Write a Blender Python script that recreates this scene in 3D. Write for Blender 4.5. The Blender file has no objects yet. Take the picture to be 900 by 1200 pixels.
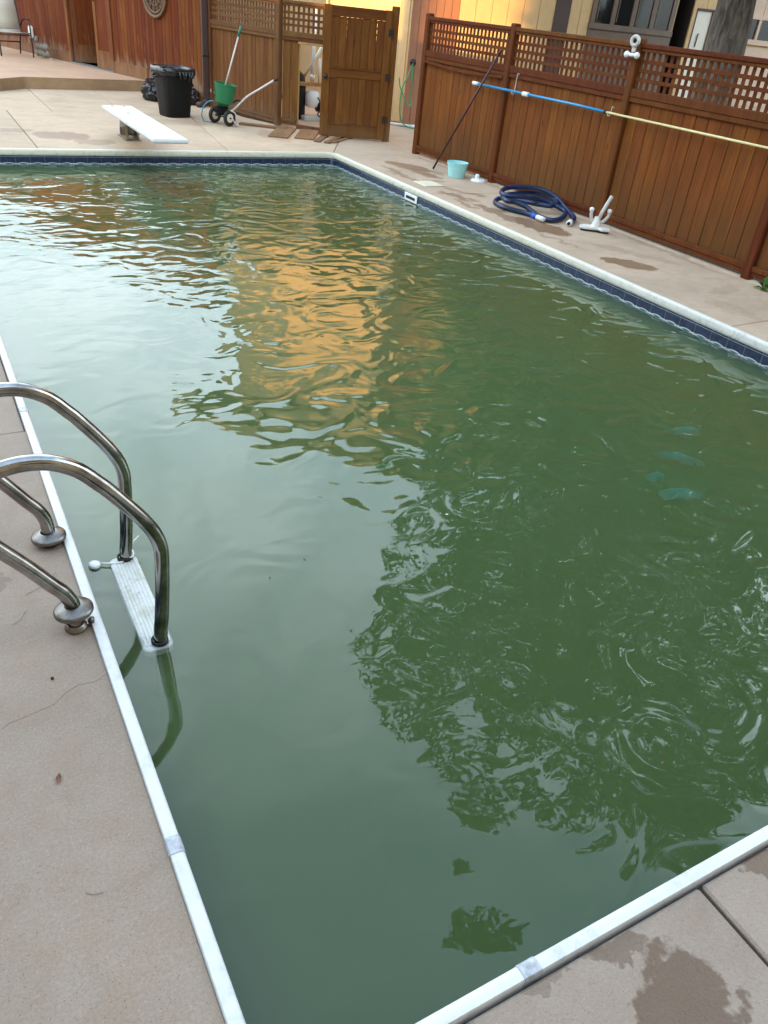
import bpy, bmesh, math, random
import numpy as np
from mathutils import Vector, Matrix, noise
R = math.radians
random.seed(7)
scene = bpy.context.scene
col = scene.collection

# ------------------------------------------------------------------ camera, world, sun, exposure
CAM_M = [[0.874984197329317, 0.19263929696531845, -0.4441764915984173],
         [-0.47533660235480507, 0.5160785874568817, -0.7125433362472064],
         [0.09196612901368034, 0.8345975034908848, 0.5431291175043202]]
cd = bpy.data.cameras.new("camera")
cam = bpy.data.objects.new("camera", cd)
col.objects.link(cam)
m = Matrix.Identity(4)
for i in range(3):
    for j in range(3):
        m[i][j] = CAM_M[i][j]
m[2][3] = 1.75
# the photograph's camera basis: columns are right, up, back
cam.matrix_world = m
cd.sensor_fit = 'VERTICAL'
cd.sensor_height = 36.0
cd.lens = 36.0 * 917.6 / 1200.0
cd.clip_start = 0.05
cd.clip_end = 1000
scene.camera = cam

SUN_AZ = 255.0      # compass bearing of the sun, from +Y clockwise
SUN_EL = 10.0
world = bpy.data.worlds.new("World")
scene.world = world
world.use_nodes = True
wn, wl = world.node_tree.nodes, world.node_tree.links
for n in list(wn):
    wn.remove(n)
w_out = wn.new('ShaderNodeOutputWorld')
w_bg = wn.new('ShaderNodeBackground')
w_sky = wn.new('ShaderNodeTexSky')
w_sky.sky_type = 'NISHITA'
w_sky.sun_disc = False
w_sky.sun_elevation = R(SUN_EL)
w_sky.sun_rotation = R(SUN_AZ)
w_sky.air_density = 1.0
w_sky.dust_density = 1.0
w_co = wn.new('ShaderNodeTexCoord')
w_sep = wn.new('ShaderNodeSeparateXYZ')
wl.new(w_co.outputs['Generated'], w_sep.inputs[0])
w_z = wn.new('ShaderNodeMath'); w_z.operation = 'MAXIMUM'; w_z.inputs[1].default_value = 0.0
wl.new(w_sep.outputs[2], w_z.inputs[0])
w_za = wn.new('ShaderNodeMath'); w_za.operation = 'ADD'; w_za.inputs[1].default_value = 0.25
wl.new(w_z.outputs[0], w_za.inputs[0])
w_dx = wn.new('ShaderNodeMath'); w_dx.operation = 'DIVIDE'
wl.new(w_sep.outputs[0], w_dx.inputs[0]); wl.new(w_za.outputs[0], w_dx.inputs[1])
w_dy = wn.new('ShaderNodeMath'); w_dy.operation = 'DIVIDE'
wl.new(w_sep.outputs[1], w_dy.inputs[0]); wl.new(w_za.outputs[0], w_dy.inputs[1])
w_cmb = wn.new('ShaderNodeCombineXYZ')
wl.new(w_dx.outputs[0], w_cmb.inputs[0]); wl.new(w_dy.outputs[0], w_cmb.inputs[1])
w_ns = wn.new('ShaderNodeTexNoise')
w_ns.inputs['Scale'].default_value = 1.7
w_ns.inputs['Detail'].default_value = 6
w_ns.inputs['Roughness'].default_value = 0.55
w_ns.inputs['Distortion'].default_value = 0.4
wl.new(w_cmb.outputs[0], w_ns.inputs['Vector'])
w_cc = wn.new('ShaderNodeValToRGB')          # cloud tone, grey undersides to white
w_cc.color_ramp.elements[0].position = 0.30
w_cc.color_ramp.elements[0].color = (4.8, 6.0, 6.8, 1)
w_cc.color_ramp.elements[1].position = 0.72
w_cc.color_ramp.elements[1].color = (7.9, 8.8, 9.3, 1)
wl.new(w_ns.outputs['Fac'], w_cc.inputs[0])
w_cz = wn.new('ShaderNodeValToRGB')          # the same cloud seen overhead: thinner and bluer
w_cz.color_ramp.elements[0].position = 0.30
w_cz.color_ramp.elements[0].color = (1.15, 1.85, 2.9, 1)
w_cz.color_ramp.elements[1].position = 0.72
w_cz.color_ramp.elements[1].color = (2.5, 3.15, 3.8, 1)
wl.new(w_ns.outputs['Fac'], w_cz.inputs[0])
w_el = wn.new('ShaderNodeMapRange'); w_el.interpolation_type = 'SMOOTHSTEP'
w_el.inputs['From Min'].default_value = 0.50
w_el.inputs['From Max'].default_value = 0.88
wl.new(w_z.outputs[0], w_el.inputs['Value'])
w_cm = wn.new('ShaderNodeMixRGB')
wl.new(w_el.outputs[0], w_cm.inputs[0]); wl.new(w_cc.outputs[0], w_cm.inputs[1]); wl.new(w_cz.outputs[0], w_cm.inputs[2])
w_lo = wn.new('ShaderNodeMapRange'); w_lo.interpolation_type = 'SMOOTHSTEP'   # duller towards the horizon
w_lo.inputs['From Min'].default_value = 0.12
w_lo.inputs['From Max'].default_value = 0.46
w_lo.inputs['To Min'].default_value = 0.42
w_lo.inputs['To Max'].default_value = 1.0
wl.new(w_z.outputs[0], w_lo.inputs['Value'])
w_cl = wn.new('ShaderNodeMixRGB'); w_cl.blend_type = 'MULTIPLY'; w_cl.inputs[0].default_value = 1.0
wl.new(w_cm.outputs[0], w_cl.inputs[1]); wl.new(w_lo.outputs[0], w_cl.inputs[2])
w_cf = wn.new('ShaderNodeMapRange')          # cloud cover
w_cf.inputs['From Min'].default_value = 0.34
w_cf.inputs['From Max'].default_value = 0.52
w_cf.inputs['To Min'].default_value = 0.62
w_cf.inputs['To Max'].default_value = 0.97
wl.new(w_ns.outputs['Fac'], w_cf.inputs[0])
w_mx = wn.new('ShaderNodeMixRGB')
wl.new(w_cf.outputs[0], w_mx.inputs[0])
wl.new(w_sky.outputs[0], w_mx.inputs[1])
wl.new(w_cl.outputs[0], w_mx.inputs[2])
wl.new(w_mx.outputs[0], w_bg.inputs[0])
w_bg.inputs[1].default_value = 0.12
wl.new(w_bg.outputs[0], w_out.inputs[0])

sd = bpy.data.lights.new("sun", 'SUN')
sd.energy = 2.0
sd.angle = R(0.6)
sd.color = (1.0, 0.58, 0.16)
sun = bpy.data.objects.new("sun", sd)
col.objects.link(sun)
sdir = Vector((math.sin(R(SUN_AZ)) * math.cos(R(SUN_EL)), math.cos(R(SUN_AZ)) * math.cos(R(SUN_EL)), math.sin(R(SUN_EL))))
sun.rotation_euler = sdir.to_track_quat('Z', 'Y').to_euler()
sun.location = (-20, -5, 15)

scene.view_settings.view_transform = 'Standard'
scene.view_settings.look = 'None'
scene.view_settings.gamma = 1.0
scene.view_settings.use_curve_mapping = False
scene.view_settings.exposure = 2.62
scene.cycles.use_denoising = True
scene.cycles.max_bounces = 10
scene.cycles.transparent_max_bounces = 16
scene.cycles.volume_bounces = 2
scene.cycles.sample_clamp_indirect = 6.0

# ------------------------------------------------------------------ material helpers
class N:
    def __init__(s, name):
        s.m = bpy.data.materials.new(name); s.m.use_nodes = True
        s.t = s.m.node_tree
        for n in list(s.t.nodes): s.t.nodes.remove(n)
        s.out = s.t.nodes.new('ShaderNodeOutputMaterial')
    def new(s, t): return s.t.nodes.new(t)
    def put(s, sock, v):
        if isinstance(v, bpy.types.NodeSocket): s.t.links.new(v, sock)
        elif v is not None:
            if isinstance(v, tuple) and len(v) == 3 and sock.type == 'RGBA': v = v + (1,)
            if sock.type == 'RGBA' and isinstance(v, (int, float)): v = (v, v, v, 1)
            sock.default_value = v
    def math(s, op, a, b=None, c=None, clamp=False):
        n = s.new('ShaderNodeMath'); n.operation = op; n.use_clamp = clamp
        s.put(n.inputs[0], a); s.put(n.inputs[1], b); s.put(n.inputs[2], c)
        return n.outputs[0]
    def pos(s): return s.new('ShaderNodeNewGeometry').outputs['Position']
    def obj(s): return s.new('ShaderNodeTexCoord').outputs['Object']
    def rnd(s): return s.new('ShaderNodeObjectInfo').outputs['Random']
    def sep(s, v):
        n = s.new('ShaderNodeSeparateXYZ'); s.put(n.inputs[0], v); return n.outputs
    def vmath(s, op, a, b=None):
        n = s.new('ShaderNodeVectorMath'); n.operation = op
        s.put(n.inputs[0], a); s.put(n.inputs[1], b)
        return n.outputs['Value'] if op == 'LENGTH' else n.outputs[0]
    def mapping(s, v, sc=(1, 1, 1), loc=(0, 0, 0), rot=(0, 0, 0)):
        n = s.new('ShaderNodeMapping'); s.put(n.inputs[0], v)
        n.inputs['Scale'].default_value = sc; n.inputs['Location'].default_value = loc; n.inputs['Rotation'].default_value = rot
        return n.outputs[0]
    def noise(s, v, scale, detail=3, rough=0.5, dist=0.0):
        n = s.new('ShaderNodeTexNoise'); s.put(n.inputs['Vector'], v)
        n.inputs['Scale'].default_value = scale; n.inputs['Detail'].default_value = detail
        n.inputs['Roughness'].default_value = rough; n.inputs['Distortion'].default_value = dist
        return n.outputs['Fac']
    def noisec(s, v, scale, detail=2):
        n = s.new('ShaderNodeTexNoise'); s.put(n.inputs['Vector'], v)
        n.inputs['Scale'].default_value = scale; n.inputs['Detail'].default_value = detail
        return n.outputs['Color']
    def voro(s, v, scale, feature='F1'):
        n = s.new('ShaderNodeTexVoronoi'); n.feature = feature; s.put(n.inputs['Vector'], v); n.inputs['Scale'].default_value = scale
        return n.outputs
    def ramp(s, f, stops):
        n = s.new('ShaderNodeValToRGB'); s.put(n.inputs[0], f)
        e = n.color_ramp.elements
        while len(e) < len(stops): e.new(0.5)
        for el, (p, c) in zip(e, stops):
            el.position = p; el.color = (c + (1,)) if isinstance(c, tuple) else (c, c, c, 1)
        return n.outputs[0]
    def mix(s, f, a, b, mode='MIX'):
        n = s.new('ShaderNodeMixRGB'); n.blend_type = mode
        s.put(n.inputs[0], f); s.put(n.inputs[1], a); s.put(n.inputs[2], b)
        return n.outputs[0]
    def rng(s, v, a, b, c=0.0, d=1.0, smooth=False):
        n = s.new('ShaderNodeMapRange'); s.put(n.inputs[0], v)
        if smooth: n.interpolation_type = 'SMOOTHSTEP'
        for i, x in enumerate((a, b, c, d)): n.inputs[i + 1].default_value = x
        return n.outputs[0]
    def bump(s, h, dist=0.01, strength=1.0, normal=None):
        n = s.new('ShaderNodeBump'); s.put(n.inputs['Height'], h)
        n.inputs['Strength'].default_value = strength; n.inputs['Distance'].default_value = dist
        if normal is not None: s.put(n.inputs['Normal'], normal)
        return n.outputs[0]
    def principled(s, color, rough=0.5, metal=0.0, normal=None, **kw):
        n = s.new('ShaderNodeBsdfPrincipled')
        s.put(n.inputs['Base Color'], color); s.put(n.inputs['Roughness'], rough); s.put(n.inputs['Metallic'], metal)
        if normal is not None: s.put(n.inputs['Normal'], normal)
        for k, v in kw.items(): s.put(n.inputs[k], v)
        s.t.links.new(n.outputs[0], s.out.inputs[0])
        return n

def plain(name, color, rough=0.5, metal=0.0, var=0.12, scale=30, bump=0.0, **kw):
    a = N(name); v = a.obj()
    f = a.noise(v, scale, 4, 0.6)
    dark = tuple(c * (1 - var) for c in color); light = tuple(min(1, c * (1 + var)) for c in color)
    c = a.ramp(f, [(0.3, dark), (0.7, light)])
    r = a.rng(f, 0.3, 0.7, max(0.02, rough - 0.06), min(1, rough + 0.06))
    nrm = a.bump(f, bump) if bump else None
    a.principled(c, r, metal, nrm, **kw)
    return a.m

def wood(name, base, rng=0.35, weather=0.0, weather_col=(0.22, 0.17, 0.11), z0=0.05, z1=0.45, grain=1.0, hue=0.02, patch=None):
    """boards with the grain along their local z"""
    a = N(name); v = a.obj(); r = a.rnd()
    off = a.math('MULTIPLY', r, 57.0)
    cmb = a.new('ShaderNodeCombineXYZ'); a.put(cmb.inputs[0], off); a.put(cmb.inputs[1], off); a.put(cmb.inputs[2], a.math('MULTIPLY', r, 31.0))
    vv = a.vmath('ADD', v, cmb.outputs[0])
    g1 = a.noise(a.mapping(vv, (1, 1, 0.04)), 60, 4, 0.6, 0.3)
    g2 = a.noise(a.mapping(vv, (1, 1, 0.12)), 9, 3, 0.5)
    g3 = a.noise(a.mapping(vv, (1, 1, 0.5)), 3.5, 3, 0.6)
    d = tuple(c * 0.62 for c in base); l = tuple(c * 1.3 for c in base)
    c = a.ramp(g1, [(0.32, d), (0.5, base), (0.7, l)])
    c = a.mix(a.rng(g2, 0.35, 0.7, 0, 0.55), c, tuple(x * y for x, y in zip(base, (0.62, 0.55, 0.5))))
    c = a.mix(a.rng(g3, 0.5, 0.75, 0, 0.35), c, tuple(x * y for x, y in zip(base, (1.5, 1.45, 1.3))))
    # knots
    vo = a.voro(a.mapping(vv, (1, 1, 0.3)), 5.0)
    c = a.mix(a.rng(vo[0], 0.03, 0.07, 0.7, 0.0), c, tuple(x * 0.25 for x in base))
    hsv = a.new('ShaderNodeHueSaturation')
    a.put(hsv.inputs['Color'], c)
    a.put(hsv.inputs['Hue'], a.rng(r, 0, 1, 0.5 - hue * .5, 0.5 + hue * .5))
    a.put(hsv.inputs['Value'], a.rng(r, 0, 1, 1 - rng * .6, 1 + rng * .6))
    c = hsv.outputs[0]
    p = a.pos(); z = a.sep(p)[2]
    if weather:
        n = a.noise(a.mapping(p, (1, 1, 0.25)), 9, 5, 0.65)
        k = a.rng(a.math('ADD', z, a.rng(n, 0.2, 0.8, -0.28, 0.28)), z0, z1, weather, 0.0, True)
        c = a.mix(k, c, weather_col)
    if patch:
        n = a.noise(a.mapping(p, (1, 1, 0.35)), 5.5, 5, 0.7, 0.4)
        c = a.mix(a.rng(n, 0.58, 0.70, 0, patch[1]), c, patch[0])
    b = a.bump(a.math('ADD', g1, a.math('MULTIPLY', g2, 0.5)), 0.002 * grain)
    a.principled(c, a.rng(g1, 0.3, 0.7, 0.6, 0.85), 0, b, **{'Specular IOR Level': 0.12})
    return a.m

def concrete(name, base, stains=(), rough=0.85, agg=1.0, blotch=0.25, warm=(0.9, 0.8, 0.66)):
    a = N(name); p = a.pos(); r = a.rnd()
    n1 = a.noise(p, 1.3, 5, 0.6, 0.3)
    n2 = a.noise(p, 9, 5, 0.65)
    n4 = a.noise(a.mapping(p, (1, 1.6, 1), (3, 9, 0)), 3.1, 6, 0.72, 0.8)
    n3 = a.noise(p, 120, 3, 0.7)
    vo = a.voro(p, 210)
    c = a.ramp(n1, [(0.3, tuple(x * (1 - blotch) for x in base)), (0.5, base), (0.72, tuple(x * (1 + blotch * .7) for x in base))])
    c = a.mix(a.rng(n2, 0.42, 0.72, 0, 0.45), c, tuple(x * y for x, y in zip(base, warm)))
    c = a.mix(a.rng(n4, 0.54, 0.72, 0, 0.42), c, tuple(x * y for x, y in zip(base, (0.66, 0.62, 0.58))))
    c = a.mix(a.rng(n4, 0.44, 0.28, 0, 0.35), c, tuple(min(1, x * 1.28) for x in base))
    c = a.mix(a.rng(n3, 0.35, 0.7, 0, 0.5 * agg), c, tuple(x * 0.62 for x in base))
    spk = a.math('MULTIPLY', a.rng(vo[0], 0.15, 0.32, 1, 0), a.rng(a.sep(vo[1])[0], 0.72, 0.78, 0, 1))
    c = a.mix(a.math('MULTIPLY', spk, 0.55 * agg), c, tuple(min(1, x * 1.7) for x in base))
    spk2 = a.math('MULTIPLY', a.rng(vo[0], 0.15, 0.32, 1, 0), a.rng(a.sep(vo[1])[1], 0.78, 0.84, 0, 1))
    c = a.mix(a.math('MULTIPLY', spk2, 0.55 * agg), c, tuple(x * 0.4 for x in base))
    c = a.mix(1.0, c, a.ramp(r, [(0.0, (0.93, 0.93, 0.93)), (1.0, (1.05, 1.05, 1.05))]), 'MULTIPLY')
    rg = a.rng(n2, 0.3, 0.7, rough - 0.08, rough + 0.08)
    mask = None
    if stains:
        wob = a.vmath('SUBTRACT', a.noisec(p, 7.0, 4), (0.5, 0.5, 0.5))
        wp = a.vmath('ADD', p, a.vmath('MULTIPLY', wob, (0.24, 0.24, 0)))
        wob2 = a.vmath('SUBTRACT', a.noisec(p, 2.2, 2), (0.5, 0.5, 0.5))
        wp = a.vmath('ADD', wp, a.vmath('MULTIPLY', wob2, (0.22, 0.22, 0)))
        wob3 = a.vmath('SUBTRACT', a.noisec(p, 32.0, 4), (0.5, 0.5, 0.5))
        wp = a.vmath('ADD', wp, a.vmath('MULTIPLY', wob3, (0.07, 0.07, 0)))
        for (x, y, sx, sy, rot, k) in stains:
            q = a.mapping(wp, (1, 1, 0), (-x, -y, 0))
            q = a.mapping(q, (1, 1, 1), (0, 0, 0), (0, 0, R(-rot)))
            d = a.vmath('LENGTH', a.vmath('MULTIPLY', q, (1 / sx, 1 / sy, 0)))
            f = a.rng(d, 0.86, 1.02, k, 0.0, True)
            mask = f if mask is None else a.math('MAXIMUM', mask, f)
        c = a.mix(a.math('MULTIPLY', mask, 0.78), c, (0.32, 0.20, 0.09), 'MULTIPLY')
        rg = a.mix(mask, rg, 0.42)
    h = a.math('ADD', a.math('MULTIPLY', n3, 0.6), a.math('MULTIPLY', n2, 0.5))
    h = a.math('SUBTRACT', h, a.math('MULTIPLY', spk2, 0.5))
    a.principled(c, rg, 0, a.bump(h, 0.004, 0.7), **{'Specular IOR Level': 0.4})
    return a.m

# ------------------------------------------------------------------ mesh helpers
def link(o, parent=None):
    col.objects.link(o)
    if parent is not None: o.parent = parent
    return o
def meshdata(name, verts, faces, mat=None, smooth=False, bevel=0.0, seg=1):
    me = bpy.data.meshes.new(name)
    me.from_pydata([tuple(v) for v in verts], [], faces)
    me.update()
    bm = bmesh.new(); bm.from_mesh(me)
    bmesh.ops.recalc_face_normals(bm, faces=bm.faces)
    if bevel:
        bmesh.ops.bevel(bm, geom=[e for e in bm.edges if len(e.link_faces) == 2 and e.calc_face_angle(0) > 0.5], offset=bevel, segments=seg, affect='EDGES', clamp_overlap=True)
    if smooth:
        for f in bm.faces: f.smooth = True
    bm.to_mesh(me); bm.free()
    if mat: me.materials.append(mat)
    return me
def ob(name, me, parent=None, loc=(0, 0, 0), rot=(0, 0, 0), scale=(1, 1, 1)):
    o = bpy.data.objects.new(name, me)
    o.location = loc; o.rotation_euler = rot; o.scale = scale
    return link(o, parent)
class MB:
    def __init__(s): s.v = []; s.f = []
    def add(s, vs, fs):
        k = len(s.v); s.v += [tuple(v) for v in vs]; s.f += [tuple(i + k for i in f) for f in fs]; return s
    def box(s, a, b):
        x0, y0, z0 = a; x1, y1, z1 = b
        return s.add([(x0, y0, z0), (x1, y0, z0), (x1, y1, z0), (x0, y1, z0), (x0, y0, z1), (x1, y0, z1), (x1, y1, z1), (x0, y1, z1)],
                     [(0, 3, 2, 1), (4, 5, 6, 7), (0, 1, 5, 4), (1, 2, 6, 5), (2, 3, 7, 6), (3, 0, 4, 7)])
    def prism(s, poly, z0, z1):
        n = len(poly)
        vs = [(p[0], p[1], z0) for p in poly] + [(p[0], p[1], z1) for p in poly]
        fs = [tuple(range(n))[::-1], tuple(range(n, 2 * n))] + [(i, (i + 1) % n, n + (i + 1) % n, n + i) for i in range(n)]
        return s.add(vs, fs)
    def lathe(s, prof, c=(0, 0, 0), n=24, M=None, caps=True):
        vs = []; fs = []
        for (r, z) in prof:
            for i in range(n):
                t = 2 * math.pi * i / n
                v = Vector((r * math.cos(t), r * math.sin(t), z))
                if M is not None: v = M @ v
                vs.append(v + Vector(c))
        for k in range(len(prof) - 1):
            for i in range(n):
                j = (i + 1) % n
                fs.append((k * n + i, k * n + j, (k + 1) * n + j, (k + 1) * n + i))
        if caps:
            fs.append(tuple(range(n))[::-1]); fs.append(tuple(range((len(prof) - 1) * n, len(prof) * n)))
        return s.add(vs, fs)
    def tube(s, pts, r, n=10, caps=True):
        pts = [Vector(p) for p in pts]
        rs = r if isinstance(r, (list, tuple)) else [r] * len(pts)
        t0 = (pts[1] - pts[0]).normalized()
        up = Vector((0, 0, 1)) if abs(t0.z) < 0.9 else Vector((1, 0, 0))
        x = t0.cross(up).normalized()
        vs = []; fs = []
        for i, p in enumerate(pts):
            a = pts[max(0, i - 1)]; b = pts[min(len(pts) - 1, i + 1)]
            t = (b - a).normalized()
            x = (x - t * x.dot(t)).normalized(); y = t.cross(x)
            for k in range(n):
                q = 2 * math.pi * k / n
                vs.append(p + (x * math.cos(q) + y * math.sin(q)) * rs[i])
        for i in range(len(pts) - 1):
            for k in range(n):
                j = (k + 1) % n
                fs.append((i * n + k, i * n + j, (i + 1) * n + j, (i + 1) * n + k))
        if caps:
            fs.append(tuple(range(n))[::-1]); fs.append(tuple(range((len(pts) - 1) * n, len(pts) * n)))
        return s.add(vs, fs)
    def torus(s, c, R_, r, n=24, k=8, M=None):
        vs = []; fs = []
        for i in range(n):
            t = 2 * math.pi * i / n
            for j in range(k):
                q = 2 * math.pi * j / k
                v = Vector(((R_ + r * math.cos(q)) * math.cos(t), (R_ + r * math.cos(q)) * math.sin(t), r * math.sin(q)))
                if M is not None: v = M @ v
                vs.append(v + Vector(c))
        for i in range(n):
            for j in range(k):
                a, b = (i + 1) % n, (j + 1) % k
                fs.append((i * k + j, a * k + j, a * k + b, i * k + b))
        return s.add(vs, fs)
    def build(s, name, mat, parent=None, smooth=False, bevel=0.0, seg=1, **kw):
        return ob(name, meshdata(name, s.v, s.f, mat, smooth, bevel, seg), parent, **kw)
def smoothpath(pts, k=6):
    pts = [Vector(p) for p in pts]; out = []
    P = [pts[0] * 2 - pts[1]] + pts + [pts[-1] * 2 - pts[-2]]
    for i in range(1, len(P) - 2):
        a, b, c, d = P[i - 1:i + 3]
        for j in range(k):
            t = j / k
            out.append(0.5 * ((2 * b) + (c - a) * t + (2 * a - 5 * b + 4 * c - d) * t * t + (3 * b - a - 3 * c + d) * t ** 3))
    out.append(pts[-1]); return out
def tag(o, label=None, cat=None, group=None, kind=None):
    if label: o['label'] = label
    if cat: o['category'] = cat
    if group: o['group'] = group
    if kind: o['kind'] = kind
    return o
def thing(name, label, cat, loc=(0, 0, 0), rz=0.0, group=None):
    o = bpy.data.objects.new(name, None); o.empty_display_size = 0.1
    o.location = loc; o.rotation_euler = (0, 0, rz)
    link(o); return tag(o, label, cat, group)
def copy_tree(o, parent=None):
    c = o.copy(); col.objects.link(c)
    if parent is not None: c.parent = parent
    for ch in list(o.children): copy_tree(ch, c)
    return c
RX90 = Matrix.Rotation(R(90), 3, 'X'); RY90 = Matrix.Rotation(R(90), 3, 'Y')
def autosmooth(o, ang=40):
    me = o.data
    me.polygons.foreach_set('use_smooth', [True] * len(me.polygons))
    try: me.set_sharp_from_angle(angle=R(ang))
    except Exception: pass
    return o

# ------------------------------------------------------------------ materials
CREAM_STAINS = []
M = {}
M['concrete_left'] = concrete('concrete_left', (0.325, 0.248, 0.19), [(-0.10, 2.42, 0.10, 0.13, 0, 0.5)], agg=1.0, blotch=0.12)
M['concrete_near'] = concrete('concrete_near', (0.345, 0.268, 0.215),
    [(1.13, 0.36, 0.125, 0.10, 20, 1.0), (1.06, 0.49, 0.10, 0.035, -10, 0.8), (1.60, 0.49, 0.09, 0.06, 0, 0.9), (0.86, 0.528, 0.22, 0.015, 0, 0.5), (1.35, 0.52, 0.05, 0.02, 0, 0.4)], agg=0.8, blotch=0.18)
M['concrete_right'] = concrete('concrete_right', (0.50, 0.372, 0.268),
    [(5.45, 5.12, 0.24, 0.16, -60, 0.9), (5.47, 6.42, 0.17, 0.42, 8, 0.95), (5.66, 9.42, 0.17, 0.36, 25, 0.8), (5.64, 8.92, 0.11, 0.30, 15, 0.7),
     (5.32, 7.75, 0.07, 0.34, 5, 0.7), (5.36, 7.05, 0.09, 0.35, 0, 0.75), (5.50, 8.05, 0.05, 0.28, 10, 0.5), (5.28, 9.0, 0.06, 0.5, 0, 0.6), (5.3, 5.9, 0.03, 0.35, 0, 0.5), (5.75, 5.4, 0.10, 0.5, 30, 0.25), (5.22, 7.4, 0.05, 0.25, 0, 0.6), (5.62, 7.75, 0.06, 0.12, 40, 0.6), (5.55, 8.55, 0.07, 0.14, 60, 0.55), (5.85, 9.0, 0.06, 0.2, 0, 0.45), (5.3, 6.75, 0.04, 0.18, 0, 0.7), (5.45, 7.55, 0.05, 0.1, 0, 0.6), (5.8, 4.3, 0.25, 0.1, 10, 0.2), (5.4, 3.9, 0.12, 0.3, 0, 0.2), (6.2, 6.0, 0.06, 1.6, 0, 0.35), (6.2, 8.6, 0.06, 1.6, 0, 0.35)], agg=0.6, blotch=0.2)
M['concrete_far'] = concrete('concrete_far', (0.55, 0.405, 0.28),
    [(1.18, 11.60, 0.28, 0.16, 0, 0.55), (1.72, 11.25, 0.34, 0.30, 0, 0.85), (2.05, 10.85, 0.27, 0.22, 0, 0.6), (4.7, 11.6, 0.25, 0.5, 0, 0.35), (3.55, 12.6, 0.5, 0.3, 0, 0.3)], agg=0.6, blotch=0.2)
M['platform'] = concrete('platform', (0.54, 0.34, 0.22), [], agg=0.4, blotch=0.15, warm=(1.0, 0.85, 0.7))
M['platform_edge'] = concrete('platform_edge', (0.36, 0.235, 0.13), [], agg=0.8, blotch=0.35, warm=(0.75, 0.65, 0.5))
M['dirt'] = concrete('dirt', (0.055, 0.04, 0.028), [], agg=1.0)
M['fence_r'] = wood('fence_wood_red_brown', (0.180, 0.057, 0.012), 0.12, 0.55, (0.085, 0.045, 0.016), 0.10, 0.75, hue=0.008)
M['fence_trim'] = wood('fence_trim_red_brown', (0.125, 0.036, 0.010), 0.2, 0.0)
M['fence_l'] = wood('fence_wood_faded_brown', (0.165, 0.066, 0.021), 0.2, 0.4, (0.20, 0.13, 0.07), 0.06, 0.30, hue=0.015)
M['fence_l_trim'] = wood('fence_trim_faded_brown', (0.145, 0.064, 0.026), 0.2, 0.3, (0.2, 0.14, 0.08), 0.02, 0.3)
M['gate'] = wood('gate_wood', (0.145, 0.052, 0.012), 0.22, 0.5, (0.17, 0.10, 0.045), 0.05, 0.38, hue=0.01)
M['red_wall'] = wood('red_stained_cedar', (0.155, 0.038, 0.009), 0.28, 0.75, (0.30, 0.20, 0.13), 0.22, 0.52, hue=0.02, patch=((0.30, 0.14, 0.07), 0.35))
M['red_trim'] = wood('red_stained_trim', (0.19, 0.066, 0.024), 0.2, 0.5, (0.28, 0.18, 0.11), 0.1, 0.55)
M['raw_wood'] = wood('raw_lumber', (0.42, 0.24, 0.10), 0.2)
M['loose_wood'] = wood('weathered_plank', (0.23, 0.125, 0.07), 0.4, hue=0.02)
M['siding'] = plain('beige_siding_paint', (0.68, 0.445, 0.215), 0.65, var=0.07, scale=6, bump=0.003)
M['siding_pink'] = plain('pale_pink_siding_paint', (0.60, 0.42, 0.30), 0.65, var=0.07, scale=6)
M['brown_paint'] = plain('brown_red_paint', (0.36, 0.155, 0.085), 0.6, var=0.08, scale=6)
M['dark_trim'] = plain('dark_brown_trim_paint', (0.085, 0.05, 0.042), 0.5, var=0.15)
M['door_brown'] = plain('taupe_door_paint', (0.17, 0.115, 0.082), 0.5, var=0.12, scale=8)
M['dark_inside'] = plain('dark_inside', (0.02, 0.012, 0.009), 0.8)  # near-black, stands in for shade inside recesses, slots and holes
M['white_paint'] = plain('white_paint', (0.80, 0.73, 0.61), 0.45, var=0.04)
M['soffit'] = plain('tan_soffit_paint', (0.50, 0.36, 0.20), 0.7, var=0.08)
M['roof'] = plain('grey_brown_shingle', (0.10, 0.08, 0.065), 0.9, var=0.3, scale=12, bump=0.01)
M['glass'] = plain('dark_window_glass', (0.012, 0.014, 0.014), 0.06, var=0.1, **{'Specular IOR Level': 0.6})
M['black_plastic'] = plain('black_plastic', (0.006, 0.006, 0.0065), 0.5, var=0.25, scale=14, **{'Specular IOR Level': 0.25})
M['black_bag'] = plain('black_bag_film', (0.012, 0.012, 0.013), 0.22, var=0.2, scale=20)
M['black_rubber'] = plain('black_rubber', (0.014, 0.014, 0.014), 0.7, var=0.2)
M['dark_metal'] = plain('dark_metal', (0.03, 0.026, 0.024), 0.45, 0.6)
M['brown_metal'] = plain('brown_pipe_metal', (0.060, 0.032, 0.028), 0.45, 0.0)
M['green_plastic'] = plain('green_plastic', (0.012, 0.155, 0.062), 0.4, var=0.12)
M['teal_grip'] = plain('teal_grip_plastic', (0.01, 0.17, 0.11), 0.45)
M['cream'] = plain('cream_plastic', (0.72, 0.66, 0.50), 0.5, var=0.08)
M['white_plastic'] = plain('white_plastic', (0.80, 0.80, 0.78), 0.35, var=0.04)
M['grey_plastic'] = plain('pale_grey_plastic', (0.52, 0.50, 0.46), 0.45, var=0.1)
M['pink_white_tube'] = plain('scratched_white_tube', (0.66, 0.58, 0.53), 0.4, var=0.15, scale=60)
M['cyan_plastic'] = plain('pale_cyan_plastic', (0.36, 0.72, 0.72), 0.4, var=0.05)
M['blue_pole'] = plain('bright_blue_pole', (0.02, 0.25, 0.50), 0.35, var=0.08)
M['yellow_pole'] = plain('pale_yellow_pole', (0.70, 0.62, 0.30), 0.35, var=0.06)
M['maroon_pole'] = plain('maroon_pole', (0.055, 0.012, 0.010), 0.45)
M['blue_loop'] = plain('sky_blue_plastic', (0.08, 0.27, 0.40), 0.45)
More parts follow.
